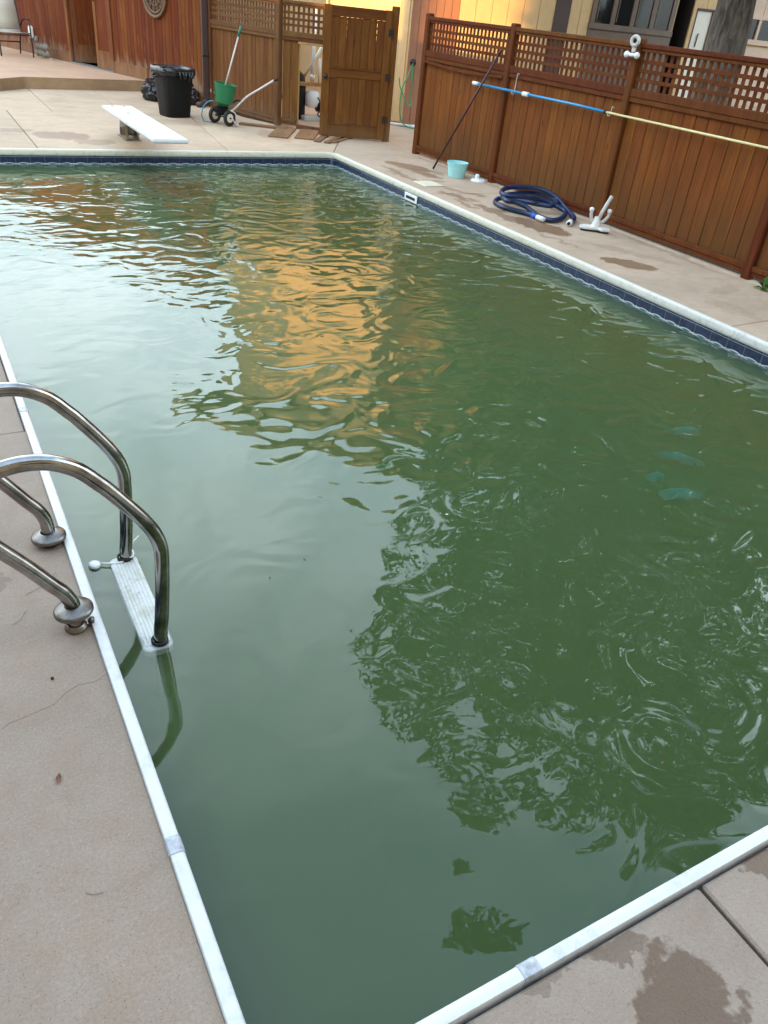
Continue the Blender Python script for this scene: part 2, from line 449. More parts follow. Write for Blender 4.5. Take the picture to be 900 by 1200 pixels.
M['sling'] = plain('cream_sling_fabric', (0.55, 0.50, 0.40), 0.8, var=0.08, scale=90)
M['chair_metal'] = plain('dark_bronze_chair_metal', (0.028, 0.022, 0.018), 0.4)
M['stone'] = plain('weathered_grey_stone', (0.22, 0.19, 0.15), 0.9, var=0.4, scale=20, bump=0.02)
M['plaque'] = plain('bronze_brown_plaque', (0.16, 0.085, 0.042), 0.6, var=0.25, scale=20)
M['garden_hose'] = plain('green_garden_hose', (0.05, 0.30, 0.12), 0.4)
M['leaf_dry'] = plain('dry_leaf_red_brown', (0.17, 0.075, 0.045), 0.8, var=0.3)
M['twig'] = plain('dark_twig_bark', (0.05, 0.035, 0.025), 0.9)
M['board_stand'] = plain('tan_stand_paint', (0.22, 0.17, 0.105), 0.6, var=0.3)
M['sill_grey'] = plain('grey_door_sill', (0.16, 0.15, 0.145), 0.5)

def steel():
    a = N('brushed_stainless_steel'); v = a.obj()
    f = a.noise(v, 14, 5, 0.6)
    g = a.noise(a.mapping(v, (1, 1, 1)), 160, 3, 0.6)
    c = a.ramp(f, [(0.35, (0.22, 0.20, 0.185)), (0.65, (0.44, 0.42, 0.40))])
    a.principled(c, a.rng(a.math('ADD', a.math('MULTIPLY', f, 0.6), a.math('MULTIPLY', g, 0.4)), 0.3, 0.7, 0.07, 0.24), 1.0)
    return a.m
M['steel'] = steel()
M['dull_steel'] = plain('dull_stained_steel', (0.20, 0.18, 0.165), 0.36, 1.0, var=0.3, scale=40)

def coping_mat():
    a = N('white_coping_vinyl'); p = a.pos()
    n = a.noise(p, 5, 5, 0.65); n2 = a.noise(p, 45, 4, 0.7)
    x, y, z = a.sep(p)
    k = a.math('MULTIPLY', a.rng(n, 0.45, 0.65), a.rng(n2, 0.40, 0.62))
    c = a.mix(a.math('MULTIPLY', k, 0.42), (0.67, 0.665, 0.655), (0.32, 0.33, 0.42))
    far = a.rng(y, 2.5, 6.0, 0, 1)                      # creamier towards the far end
    c = a.mix(a.math('MULTIPLY', far, 0.75), c, (0.72, 0.66, 0.48))
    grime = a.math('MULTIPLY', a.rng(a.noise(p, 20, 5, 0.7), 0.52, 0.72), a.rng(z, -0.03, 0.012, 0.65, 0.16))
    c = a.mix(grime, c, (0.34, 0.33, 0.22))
    a.principled(c, a.rng(n2, 0.3, 0.7, 0.35, 0.55))
    return a.m
M['coping'] = coping_mat()
M['clip'] = plain('scuffed_grey_clip', (0.42, 0.43, 0.46), 0.4, var=0.3, scale=60)

def liner_mat():
    a = N('printed_pool_liner'); p = a.pos(); x, y, z = a.sep(p)
    u = a.math('ADD', x, y)
    n = a.noise(p, 26, 4, 0.65); n2 = a.noise(p, 6, 3)
    base = a.ramp(n, [(0.3, (0.004, 0.009, 0.024)), (0.55, (0.012, 0.024, 0.065)), (0.75, (0.034, 0.058, 0.115))])
    P = 0.155
    fr = a.math('FRACT', a.math('DIVIDE', u, P))
    gl = a.math('GREATER_THAN', a.math('ABSOLUTE', a.math('SUBTRACT', fr, 0.5)), 0.482)
    base = a.mix(a.math('MULTIPLY', gl, 0.7), base, (0.12, 0.15, 0.20))
    s = a.math('ABSOLUTE', a.math('SINE', a.math('MULTIPLY', u, math.pi / P)))
    up = a.math('ADD', a.math('MULTIPLY', s, 0.016), -0.149)
    dn = a.math('ADD', a.math('MULTIPLY', s, -0.016), -0.139)
    w1 = a.math('LESS_THAN', a.math('ABSOLUTE', a.math('SUBTRACT', z, up)), 0.0042)
    w2 = a.math('LESS_THAN', a.math('ABSOLUTE', a.math('SUBTRACT', z, dn)), 0.0042)
    teal = (0.045, 0.135, 0.130)
    below = a.math('LESS_THAN', z, up)
    c = a.mix(below, base, teal)
    c = a.mix(a.math('MULTIPLY', a.math('MAXIMUM', w1, w2), a.rng(n2, 0.3, 0.6, 0.55, 1.0)), c, (0.50, 0.54, 0.55))
    stripe = a.math('LESS_THAN', a.math('ABSOLUTE', a.math('SUBTRACT', z, -0.071)), 0.002)
    c = a.mix(a.math('MULTIPLY', stripe, 0.8), c, (0.30, 0.33, 0.36))
    a.principled(c, 0.35)
    return a.m
M['liner'] = liner_mat()

def water_mat():
    a = N('murky_green_water'); p = a.pos(); x, y, z = a.sep(p)
    # height field in metres
    nA = a.noise(a.mapping(p, (1, 1, 0), (3.1, 1.7, 0)), 0.55, 1, 0.4, 0.3)
    nB = a.noise(a.mapping(p, (1.0, 1.15, 0), (7, 2, 0)), 2.9, 1.0, 0.35, 1.7)
    nC = a.noise(a.mapping(p, (0.8, 1.45, 0), (1, 5, 0), (0, 0, R(14))), 2.5, 2.5, 0.5, 0.9)
    nD = a.noise(a.mapping(p, (0.7, 2.0, 0), (4, 0, 0), (0, 0, R(24))), 13, 2, 0.5, 0.3)
    far = a.rng(y, 4.0, 8.5, 0, 1, True)
    right = a.rng(x, 0.9, 2.4, 0.12, 1, True)
    patch = a.rng(a.vmath('LENGTH', a.vmath('MULTIPLY', a.vmath('SUBTRACT', p, (2.9, 6.2, 0)), (1 / 1.7, 1 / 2.1, 0))), 0.45, 1.1, 1.0, 0.12, True)
    h = a.math('MULTIPLY', nA, 0.016)
    h = a.math('ADD', h, a.math('MULTIPLY', nB, a.math('MULTIPLY', a.math('ADD', right, a.math('MULTIPLY', far, 0.25)), 0.0185)))
    nE = a.noise(a.mapping(p, (1, 1.2, 0), (11, 4, 0)), 7.5, 1, 0.4, 1.0)
    h = a.math('ADD', h, a.math('MULTIPLY', nE, a.math('MULTIPLY', right, 0.0007)))
    h = a.math('ADD', h, a.math('MULTIPLY', nC, a.math('MULTIPLY', a.math('ADD', 0.10, a.math('MULTIPLY', far, a.rng(a.noise(a.mapping(p, (1, 1, 0), (5, 8, 0)), 0.55, 1, 0.5), 0.35, 0.65, 0.25, 1.15, True))), 0.0110)))
    h = a.math('ADD', h, a.math('MULTIPLY', nD, a.math('MULTIPLY', a.math('MULTIPLY', far, patch), 0.0026)))
    nb = a.bump(h, 1.0, 1.0)
    fr = a.new('ShaderNodeFresnel'); fr.inputs['IOR'].default_value = 1.45; a.put(fr.inputs['Normal'], nb)
    gl = a.new('ShaderNodeBsdfGlossy'); gl.inputs['Roughness'].default_value = 0.0; a.put(gl.inputs['Normal'], nb)
    gl.inputs['Color'].default_value = (1, 1, 1, 1)
    tr = a.new('ShaderNodeBsdfTransparent')
    mx = a.new('ShaderNodeMixShader')
    a.put(mx.inputs[0], fr.outputs[0]); a.put(mx.inputs[1], tr.outputs[0]); a.put(mx.inputs[2], gl.outputs[0])
    a.t.links.new(mx.outputs[0], a.out.inputs['Surface'])
    vs = a.new('ShaderNodeVolumeScatter'); vs.inputs['Color'].default_value = WATER_ALB + (1,); vs.inputs['Density'].default_value = WATER_D
    va = a.new('ShaderNodeVolumeAbsorption'); va.inputs['Color'].default_value = WATER_ALB + (1,); va.inputs['Density'].default_value = WATER_D
    ad = a.new('ShaderNodeAddShader')
    a.put(ad.inputs[0], vs.outputs[0]); a.put(ad.inputs[1], va.outputs[0])
    a.t.links.new(ad.outputs[0], a.out.inputs['Volume'])
    return a.m
WATER_ALB = (0.475, 0.62, 0.275)
WATER_D = 7.0
M['water'] = water_mat()

def bark_mat():
    a = N('furrowed_grey_bark'); v = a.obj()
    f = a.noise(a.mapping(v, (1, 1, 0.22)), 22, 6, 0.7, 0.6); g = a.noise(v, 4, 3)
    c = a.ramp(f, [(0.35, (0.035, 0.028, 0.022)), (0.55, (0.20, 0.16, 0.13)), (0.75, (0.34, 0.285, 0.24))])
    c = a.mix(a.rng(g, 0.4, 0.7, 0, 0.4), c, (0.10, 0.08, 0.062))
    a.principled(c, 0.95, 0, a.bump(f, 0.05))
    return a.m
M['bark'] = bark_mat()
def leaf_mat(name, c0, c1):
    a = N(name); p = a.pos(); n = a.noise(p, 1.1, 2); n2 = a.noise(p, 9, 2)
    c = a.mix(n2, c0, c1)
    c = a.mix(a.rng(n, 0.35, 0.65, 0, 0.5), c, tuple(x * 0.6 for x in c0))
    d = a.new('ShaderNodeBsdfDiffuse'); a.put(d.inputs[0], c)
    t = a.new('ShaderNodeBsdfTranslucent'); a.put(t.inputs[0], a.mix(0.5, c, (0.10, 0.16, 0.02)))
    mx = a.new('ShaderNodeMixShader'); mx.inputs[0].default_value = 0.3
    a.put(mx.inputs[1], d.outputs[0]); a.put(mx.inputs[2], t.outputs[0])
    a.t.links.new(mx.outputs[0], a.out.inputs[0])
    return a.m
M['leaf'] = leaf_mat('oak_leaf_green', (0.035, 0.075, 0.018), (0.075, 0.125, 0.03))
M['leaf_b'] = leaf_mat('dark_hedge_green', (0.025, 0.055, 0.016), (0.05, 0.09, 0.025))
M['weed'] = leaf_mat('bright_weed_green', (0.06, 0.14, 0.03), (0.11, 0.2, 0.05))

# ------------------------------------------------------------------ ground and pool
X0, Y0, X1, Y1, RC = 0.222, 0.537, 5.02, 10.30, 0.15
ZW = -0.150
def rrect(d, n=8, r0=RC):
    """dense ccw outline of the pool, d metres inside the deck edge"""
    x0, y0, x1, y1, r = X0 + d, Y0 + d, X1 - d, Y1 - d, max(0.02, r0 - d)
    out = []
    for (cx, cy, a0) in ((x1 - r, y0 + r, -90), (x1 - r, y1 - r, 0), (x0 + r, y1 - r, 90), (x0 + r, y0 + r, 180)):
        for i in range(n + 1):
            t = R(a0 + 90 * i / n); out.append((cx + r * math.cos(t), cy + r * math.sin(t)))
    return out
inner = rrect(0.03)
nI = len(inner)
# ground: one sheet out to the horizon with the hole of the pool
gv = [(x, y, -0.03) for x, y in inner]
for i in range(nI):
    x, y = inner[i]; dx, dy = x - 2.6, y - 5.4
    k = 300 / max(abs(dx), abs(dy)); gv.append((2.6 + dx * k, 5.4 + dy * k, -0.03))
gf = [(i, (i + 1) % nI, nI + (i + 1) % nI, nI + i) for i in range(nI)]
g = ob('ground', meshdata('ground', gv, gf, M['dirt'])); tag(g, kind='structure')

pool = thing('swimming_pool', 'rectangular in-ground swimming pool with white coping, blue tiled-look liner and green water', 'swimming pool', (X0, Y0, 0))
def local(o, root): 
    o.location = tuple(-c for c in root.location); return o
lv = [(x, y, -0.045) for x, y in inner] + [(x, y, -1.6) for x, y in inner]
lf = [(i, (i + 1) % nI, nI + (i + 1) % nI, nI + i) for i in range(nI)] + [tuple(range(nI, 2 * nI))]
lo = ob('liner', meshdata('liner', lv, lf, M['liner']), pool); local(lo, pool)

# coping: one object per length, with a clip at each joint
path = []
for i, q in enumerate(rrect(0)):
    path.append(Vector((q[0], q[1], 0)))
Np = len(path)
cum = [0.0]
for i in range(Np): cum.append(cum[-1] + (path[(i + 1) % Np] - path[i]).length)
LEN = cum[-1]
def at_s(s):
    s %= LEN
    for i in range(Np):
        if s <= cum[i + 1] + 1e-9:
            a, b = path[i], path[(i + 1) % Np]
            t = (b - a).normalized()
            return a + t * (s - cum[i]), t
def s_near(x, y):
    best = None
    for i in range(Np):
        a, b = path[i], path[(i + 1) % Np]; ab = b - a
        t = max(0, min(1, (Vector((x, y, 0)) - a).dot(ab) / max(ab.length_squared, 1e-9)))
        d = (a + ab * t - Vector((x, y, 0))).length
        if best is None or d < best[0]: best = (d, cum[i] + ab.length * t)
    return best[1]
PROF = [(0.002, -0.04), (0.002, 0.008), (0.0045, 0.0115), (0.018, 0.0122), (0.031, 0.0108), (0.0365, 0.005), (0.039, -0.008), (0.039, -0.034), (0.036, -0.050), (0.030, -0.057), (0.022, -0.055)]
def sweep(name, s0, s1, grow, mat):
    if s1 < s0: s1 += LEN
    ss = [s0] + [c + k * LEN for k in (0, 1) for c in cum[:-1] if s0 + 1e-4 < c + k * LEN < s1 - 1e-4] + [s1]
    vs = []; fs = []; n = len(PROF)
    for s in ss:
        p, t = at_s(s)
        # averaged normal at arc samples
        pa, ta = at_s(s - 0.004) if s > s0 else (p, t); pb, tb = at_s(s + 0.004) if s < s1 else (p, t)
        tt = (ta + tb).normalized(); nn = Vector((-tt.y, tt.x, 0))
        for k, (d, z) in enumerate(PROF):
            d2, z2 = d, z
            if grow and k > 0 and k < n - 1:
                e = (Vector(PROF[k + 1]) - Vector(PROF[k - 1])).normalized(); d2 = d - e.y * grow; z2 = z + e.x * grow
            vs.append(p + nn * d2 + Vector((0, 0, z2)))
    for i in range(len(ss) - 1):
        for k in range(n - 1):
            fs.append((i * n + k, i * n + k + 1, (i + 1) * n + k + 1, (i + 1) * n + k))
    fs.append(tuple(range(n))); fs.append(tuple(range((len(ss) - 1) * n, len(ss) * n))[::-1])
    o = ob(name, meshdata(name, vs, fs, mat, True), pool); local(o, pool); autosmooth(o, 50)
    return o
joints = [s_near(*q) for q in ((0.85, Y0), (3.0, Y0), (X1, 3.51), (X1, 5.85), (X1, 8.2), (4.38, Y1), (3.14, Y1), (1.99, Y1), (X0, 8.2), (X0, 5.9), (X0, 3.65), (X0, 1.17))]
for i, s in enumerate(joints):
    sweep('coping_rail', s + 0.0015, joints[(i + 1) % len(joints)] - 0.0015, 0, M['coping'])
    big = i in (0, 1, 9, 10, 11)
    sweep('coping_clip', s - (0.024 if big else 0.009), s + (0.024 if big else 0.009), 0.0022, M['clip'] if big else M['coping'])
# skimmer plate in the right wall
sk = MB(); xw = X1 - 0.03
sk.box((xw - 0.014, 8.02, -0.145), (xw - 0.004, 8.30, -0.06)); 
o = sk.build('skimmer_plate', M['white_plastic'], pool, bevel=0.004); local(o, pool)
sl = MB().box((xw - 0.018, 8.06, -0.118), (xw - 0.0142, 8.26, -0.09)); o = sl.build('skimmer_slot', M['dark_inside'], pool); local(o, pool)

# water
wv = MB()
wi = rrect(0.028)
wv.prism(wi, -1.595, ZW)
wo = wv.build('water', M['water']); tag(wo, kind='structure')

# ------------------------------------------------------------------ concrete deck: every slab an object
def sub_base():
    b = MB()
    b.prism([(-3.2, -2.2), (X0 - 0.004, -2.2), (X0 - 0.004, 16.0), (-3.2, 12.0)], -0.028, -0.012)
    b.prism([(X0 - 0.002, -2.2), (8.0, -2.2), (8.0, Y0 - 0.004), (X0 - 0.002, Y0 - 0.004)], -0.028, -0.012)
    b.prism([(X1 + 0.004, Y0 - 0.002), (8.0, Y0 - 0.002), (8.0, 16.5), (X1 + 0.004, 16.5)], -0.028, -0.012)
    b.prism([(X0 - 0.002, Y1 + 0.004), (X1 + 0.002, Y1 + 0.004), (X1 + 0.002, 16.5), (X0 - 0.002, 16.5)], -0.028, -0.012)
    return b
deck = sub_base().build('pool_deck', M['dirt']); tag(deck, kind='structure')
def slab(poly, mat, gap=0.005, top=0.0, th=0.09, name='concrete_slab', parent=None, bevel=0.006):
    # inset each edge by gap
    n = len(poly); P = [Vector((p[0], p[1])) for p in poly]
    area = sum(P[i].x * P[(i + 1) % n].y - P[(i + 1) % n].x * P[i].y for i in range(n))
    if area < 0: P.reverse()
    out = []
    for i in range(n):
        a, b, c = P[i - 1], P[i], P[(i + 1) % n]
        e1 = (b - a).normalized(); e2 = (c - b).normalized()
        n1 = Vector((-e1.y, e1.x)); n2 = Vector((-e2.y, e2.x))
        k = n1 + n2; k = k / max(0.3, 1 + n1.dot(n2))
        out.append((b + k * gap)[:])
    mb = MB(); mb.prism(out, top - th, top)
    return mb.build(name, mat, parent if parent is not None else deck, bevel=bevel)
def jag(a, b, n, amp, seed=1):
    rs = random.Random(seed); a, b = Vector(a), Vector(b); d = b - a; nn = Vector((-d.y, d.x)).normalized()
    return [tuple(a + d * (i / n) + nn * (rs.uniform(-amp, amp) if 0 < i < n else 0)) for i in range(n + 1)]
xl = X0 + 0.001
crack = jag((-2.6, 0.82), (xl, 1.815), 70, 0.012, 3)
L_, NR, RT, FR = M['concrete_left'], M['concrete_near'], M['concrete_right'], M['concrete_far']
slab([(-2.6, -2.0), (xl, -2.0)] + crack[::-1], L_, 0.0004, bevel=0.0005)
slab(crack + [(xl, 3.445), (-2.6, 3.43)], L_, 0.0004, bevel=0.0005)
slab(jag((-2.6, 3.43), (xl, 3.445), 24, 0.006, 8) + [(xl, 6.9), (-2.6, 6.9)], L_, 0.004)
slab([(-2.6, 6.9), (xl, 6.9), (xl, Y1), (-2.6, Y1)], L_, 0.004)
yn = Y0 - 0.001
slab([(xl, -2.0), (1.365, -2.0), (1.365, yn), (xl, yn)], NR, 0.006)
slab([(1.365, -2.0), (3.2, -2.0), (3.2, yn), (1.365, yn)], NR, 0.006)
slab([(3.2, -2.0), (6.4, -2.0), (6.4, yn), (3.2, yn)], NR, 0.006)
xr = X1 - 0.001
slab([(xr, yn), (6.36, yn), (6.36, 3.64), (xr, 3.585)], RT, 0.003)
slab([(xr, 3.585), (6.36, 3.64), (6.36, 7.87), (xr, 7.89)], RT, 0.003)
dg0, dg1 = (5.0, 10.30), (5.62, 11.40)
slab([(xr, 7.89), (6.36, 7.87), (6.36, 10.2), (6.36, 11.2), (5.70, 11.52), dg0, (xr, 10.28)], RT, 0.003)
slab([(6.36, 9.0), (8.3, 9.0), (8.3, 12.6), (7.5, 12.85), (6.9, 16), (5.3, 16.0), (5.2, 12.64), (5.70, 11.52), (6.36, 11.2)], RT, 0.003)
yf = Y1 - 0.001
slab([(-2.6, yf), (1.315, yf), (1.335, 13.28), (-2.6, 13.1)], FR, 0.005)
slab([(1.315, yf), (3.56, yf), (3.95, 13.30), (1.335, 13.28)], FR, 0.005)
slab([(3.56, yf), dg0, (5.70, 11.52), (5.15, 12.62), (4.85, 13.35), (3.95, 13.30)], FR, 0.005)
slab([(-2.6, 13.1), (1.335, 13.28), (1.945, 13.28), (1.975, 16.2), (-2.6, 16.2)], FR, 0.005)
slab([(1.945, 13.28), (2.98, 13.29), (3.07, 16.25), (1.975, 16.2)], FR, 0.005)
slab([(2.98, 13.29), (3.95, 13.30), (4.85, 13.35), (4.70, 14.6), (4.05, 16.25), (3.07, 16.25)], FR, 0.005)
# raised platform by the red building
pf = bpy.data.objects.new('raised_platform', meshdata('raised_platform', *(lambda b: (b.v, b.f))(MB().prism([(1.50, 15.345), (1.935, 15.80), (3.22, 16.02), (4.06, 16.17), (1.9, 22.9), (-4, 22.9), (-4, 10.1)], -0.01, 0.168)), M['platform_edge'], bevel=0.012, seg=2))
link(pf); tag(pf, kind='structure')
slab([(1.505, 15.36), (1.935, 15.815), (3.22, 16.035), (4.05, 16.185), (3.15, 18.9), (1.0, 18.3), (-0.6, 13.4)], M['platform'], 0.006, 0.176, 0.012, 'platform_slab', pf, 0.004)
slab([(3.15, 18.9), (1.88, 22.85), (-3.9, 22.85), (-3.9, 18.0), (1.0, 18.3)], M['platform'], 0.006, 0.176, 0.012, 'platform_slab', pf, 0.004)
slab([(1.0, 18.3), (-3.9, 18.0), (-3.9, 10.3), (-0.6, 13.4)], M['platform'], 0.006, 0.176, 0.012, 'platform_slab', pf, 0.004)

# ------------------------------------------------------------------ fences
_cache = {}
def boxmesh(key, a, b, mat, bevel=0.0):
    k = (key, tuple(round(v, 4) for v in a), tuple(round(v, 4) for v in b), mat.name)
    if k not in _cache:
        mb = MB().box(a, b); _cache[k] = meshdata(key, mb.v, mb.f, mat, False, bevel)
    return _cache[k]
rf = random.Random(11)
def post(root, x, mat, h=1.69, w=0.09, y=0.0):
    return ob('post', boxmesh('post', (-w / 2, -w / 2, -0.02), (w / 2, w / 2, h), mat, 0.012), root, (x, y, 0))
def lattice(root, x0, x1, mat, z0, z1, rows=4, pitch=0.078):
    n = max(1, round((x1 - x0) / pitch)); p = (x1 - x0) / n
    dz = (z1 - z0) / rows
    for i in range(1, rows):
        ob('lattice_slat', boxmesh('lattice_slat', (x0, -0.006, -0.016), (x1, 0.003, 0.016), mat), root, (0, 0, z0 + dz * i))
    vm = boxmesh('lattice_slat', (-0.017, 0.0035, z0), (0.017, 0.012, z1), mat)
    for i in range(n + 1):
        ob('lattice_slat', vm, root, (x0 + p * i + (0.017 if i == 0 else -0.017 if i == n else 0), 0, 0))
def boards(root, x0, x1, z0, z1, mat, pitch=0.14, y=0.0, name='board', th=0.018, gap=0.004):
    n = max(1, round((x1 - x0) / pitch)); p = (x1 - x0) / n
    me = boxmesh(name, (-p / 2 + gap / 2, 0, z0), (p / 2 - gap / 2, th, z1), mat, 0.004)
    for i in range(n):
        ob(name, me, root, (x0 + p * (i + .5), y + rf.uniform(-0.002, 0.002), rf.uniform(-0.003, 0.003)), (0, rf.uniform(-0.0015, 0.0015), 0))
    # dark felt behind the joints
def fence_panel(root, x0, x1, bm, tm, pitch=0.14, door=None, lat=True):
    """local x along the fence, +y the far side"""
    B_ = lambda nm, a, b, bv=0.005: ob(nm, boxmesh(nm, a, b, tm, bv), root)
    B_('top_rail', (x0, -0.036, 1.615), (x1, 0.036, 1.655))
    B_('top_trim', (x0, -0.024, 1.585), (x1, 0.020, 1.6145), 0.003)
    B_('mid_rail', (x0, -0.034, 1.205), (x1, 0.030, 1.275))
    B_('lower_trim', (x0, -0.026, 1.160), (x1, -0.001, 1.2045), 0.003)
    lattice(root, x0, x1, tm, 1.2755, 1.5845)
    segs = [(x0, x1)] if door is None else [(x0, door[0]), (door[1], x1)]
    for a, b in segs:
        if b - a < 0.05: continue
        boards(root, a, b, 0.06, 1.203, bm, pitch)
        B_('bottom_rail', (a, -0.036, 0.075), (b, -0.003, 0.120))
        B_('bottom_trim', (a, -0.024, 0.035), (b, -0.003, 0.0745), 0.003)
        B_('back_rail', (a, 0.022, 0.30), (b, 0.055, 0.38)); B_('back_rail', (a, 0.022, 0.85), (b, 0.055, 0.93))
    if door is not None:
        ob('door_header', boxmesh('door_header', (door[0], -0.02, 1.125), (door[1], 0.03, 1.159), M['raw_wood'], 0.003), root)
        ob('door_sill', boxmesh('door_sill', (door[0], -0.03, 0.0), (door[1], 0.05, 0.055), tm, 0.004), root)
        for xx in door: ob('door_jamb', boxmesh('door_jamb', (-0.012, 0.02, 0.056), (0.012, 0.05, 1.124), M['raw_wood'], 0.002), root, (xx, 0, 0))

fr_ = thing('wooden_fence', 'long red-brown board fence with lattice top along the right side of the pool', 'fence', (6.31, 10.33, 0), R(-90))
px_ = [0.0, 1.88, 3.88, 5.83, 7.8]
for x in px_: post(fr_, x, M['fence_trim'])
for a, b in zip(px_[:-1], px_[1:]): fence_panel(fr_, a + 0.0455, b - 0.0455, M['fence_r'], M['fence_trim'], 0.138)
# the sagging strip under the first lattice
sg = MB(); xs = [0.05 + 1.78 * i / 14 for i in range(15)]
vs = []; fs = []
for i, x in enumerate(xs):
    zz = 1.150 - 0.030 * math.sin(math.pi * i / 14) ** 1.5
    vs += [(x, -0.05, zz - 0.016), (x, -0.03, zz - 0.016), (x, -0.03, zz + 0.012), (x, -0.05, zz + 0.012)]
for i in range(14):
    for k in range(4): fs.append((4 * i + k, 4 * i + (k + 1) % 4, 4 * i + 4 + (k + 1) % 4, 4 * i + 4 + k))
fs += [(0, 1, 2, 3), (56, 57, 58, 59)]
ob('sagging_trim', meshdata('sagging_trim', vs, fs, M['fence_trim']), fr_)

dL = Vector((5.12 - 4.66, 12.57 - 14.44, 0)); aL = math.atan2(dL.y, dL.x)
fl_ = thing('wooden_fence', 'faded brown board fence with lattice top, bending round behind the green spreader', 'fence', (4.66, 14.44, 0), aL)
nL = dL.length
post(fl_, 0.05, M['fence_l_trim']); post(fl_, nL, M['fence_l_trim'])
fence_panel(fl_, 0.0955, nL - 0.0455, M['fence_l'], M['fence_l_trim'], 0.115)
dS = Vector((6.34 - 5.12, 11.30 - 12.57, 0)); nS = dS.length
fl2 = thing('wooden_fence', 'short lattice-topped board fence with an open doorway beside the open gate', 'fence', (5.12, 12.57, 0), math.atan2(dS.y, dS.x))
fence_panel(fl2, 0.0655, nS - 0.05, M['fence_l'], M['fence_l_trim'], 0.125, (0.315, 0.93))
post(fl2, nS, M['gate'], 1.72, 0.095)

# gate leaf, swung open
gd = Vector((5.385 - 6.27, 11.60 - 11.255, 0))
ga = thing('wooden_gate', 'open brown two-panel wooden gate standing wide of its post', 'gate', (6.27, 11.255, 0), math.atan2(gd.y, gd.x))
W = gd.length
for a, b in ((0.0, 0.10), (W - 0.11, W)): ob('stile', boxmesh('stile', (a, -0.02, 0.025), (b, 0.024, 1.665), M['gate'], 0.004), ga)
for a, b in ((0.025, 0.20), (0.80, 0.915), (1.535, 1.66)):
    mb = MB().box((-(b - a) / 2, -0.018, 0.1005), ((b - a) / 2, 0.021, W - 0.1105))
    ob('cross_rail', meshdata('cross_rail', mb.v, mb.f, M['gate'], bevel=0.004), ga, (0, 0, (a + b) / 2), (0, R(90), 0))
ob('ledge_strip', boxmesh('ledge_strip', (0.11, 0.0215, 0.900), (W - 0.12, 0.034, 0.918), M['gate'], 0.003), ga)
ob('ledge_strip', boxmesh('ledge_strip', (0.11, 0.0215, 0.188), (W - 0.12, 0.032, 0.203), M['gate'], 0.003), ga)
for z0, z1 in ((0.2005, 0.7995), (0.9155, 1.5345)): boards(ga, 0.101, W - 0.1115, z0, z1, M['gate'], 0.10, -0.008, 'panel_board', 0.016, 0.003)
kb = MB().lathe([(0.0, 0.0), (0.028, 0.0), (0.030, 0.006), (0.012, 0.010), (0.012, 0.03), (0.026, 0.036), (0.030, 0.048), (0.022, 0.060), (0.0, 0.063)], n=16, M=Matrix.Rotation(R(-90), 3, 'X'), caps=False)
kb.build('knob', M['dark_metal'], ga, True, loc=(W - 0.055, 0.024, 0.80))
for z in (0.3, 0.85, 1.40): MB().box((-0.03, 0.0245, -0.045), (0.04, 0.029, 0.045)).build('hinge', M['dark_metal'], ga, bevel=0.002, loc=(0.0, 0, z))

# ------------------------------------------------------------------ red cedar building on the left
A_ = Vector((4.60, 14.50, 0)); D_ = Vector((3.24 - 4.60, 18.69 - 14.50, 0)).normalized()
rb = thing('wooden_building', 'red-stained cedar board building with a half open door beside the raised patio', 'building', A_, math.atan2(D_.y, D_.x))
HB = 2.75
# carcass with the door opening left out (local y < 0 is inside)
cv = MB()
cv.prism([(0.0, -0.02), (2.86, -0.02), (2.86, -0.10), (1.3, -0.10), (1.3, -0.85), (2.3, -0.85), (2.3, -1.6), (9.9, -1.6), (9.9, -0.10), (4.42, -0.10), (4.42, -0.02), (10.0, -0.02), (10.0, -1.7), (2.2, -1.7), (2.2, -0.95), (1.2, -0.95), (1.2, -0.28), (0.0, -0.28)], 0.0, HB)
cv.build('wall', M['red_trim'], rb)
MB().box((2.86, -0.10, 2.2), (4.42, -0.02, HB)).build('lintel', M['red_trim'], rb)
MB().box((2.32, -1.58, 0.06), (9.88, -0.11, 0.12)).build('inside_floor', M['dark_inside'], rb)
boards(rb, 0.0, 2.83, 0.02, HB, M['red_wall'], 0.102, -0.0195, 'wall_board', 0.022, 0.005)
boards(rb, 4.45, 10.0, 0.02, HB, M['red_wall'], 0.15, -0.0195, 'wall_board', 0.022, 0.005)
ob('lower_rail', boxmesh('lower_rail', (1.72, 0.004, 0.02), (2.83, 0.026, 0.375), M['red_trim'], 0.006), rb)
ob('lower_rail', boxmesh('lower_rail', (0.02, 0.004, 0.02), (1.715, 0.026, 0.205), M['red_trim'], 0.006), rb)
ob('lower_rail', boxmesh('lower_rail', (4.45, 0.004, 0.02), (10.0, 0.026, 0.36), M['red_trim'], 0.006), rb)
for x in (2.845, 4.435): ob('door_casing', boxmesh('door_casing', (-0.035, -0.015, 0.15), (0.035, 0.032, 2.2), M['red_trim'], 0.004), rb, (x, 0, 0))
ob('threshold', boxmesh('threshold', (2.84, -0.11, 0.150), (4.44, 0.045, 0.196), M['sill_grey'], 0.005), rb)
def leaf_door(name, w, loc, rz, hinge_at=0):
    d = bpy.data.objects.new(name, None); link(d, rb); d.location = loc; d.rotation_euler = (0, 0, rz)
    for a, b in ((0.0, 0.09), (w - 0.09, w)): ob('stile', boxmesh('door_stile', (a, -0.02, 0), (b, 0.02, 1.98), M['red_trim'], 0.003), d)
    for a, b in ((0.0, 0.30), (1.30, 1.40), (1.86, 1.98)): ob('door_rail', boxmesh('door_rail', (0.0905, -0.018, a), (w - 0.0905, 0.018, b), M['red_trim'], 0.003), d)
    for a, b in ((0.3005, 1.2995), (1.4005, 1.8595)): ob('door_panel', boxmesh('door_panel', (0.0905, -0.008, a), (w - 0.0905, 0.006, b), M['red_wall'], 0.002), d)
    return d
ld = leaf_door('door', 0.56, (2.885, -0.005, 0.20), 0)
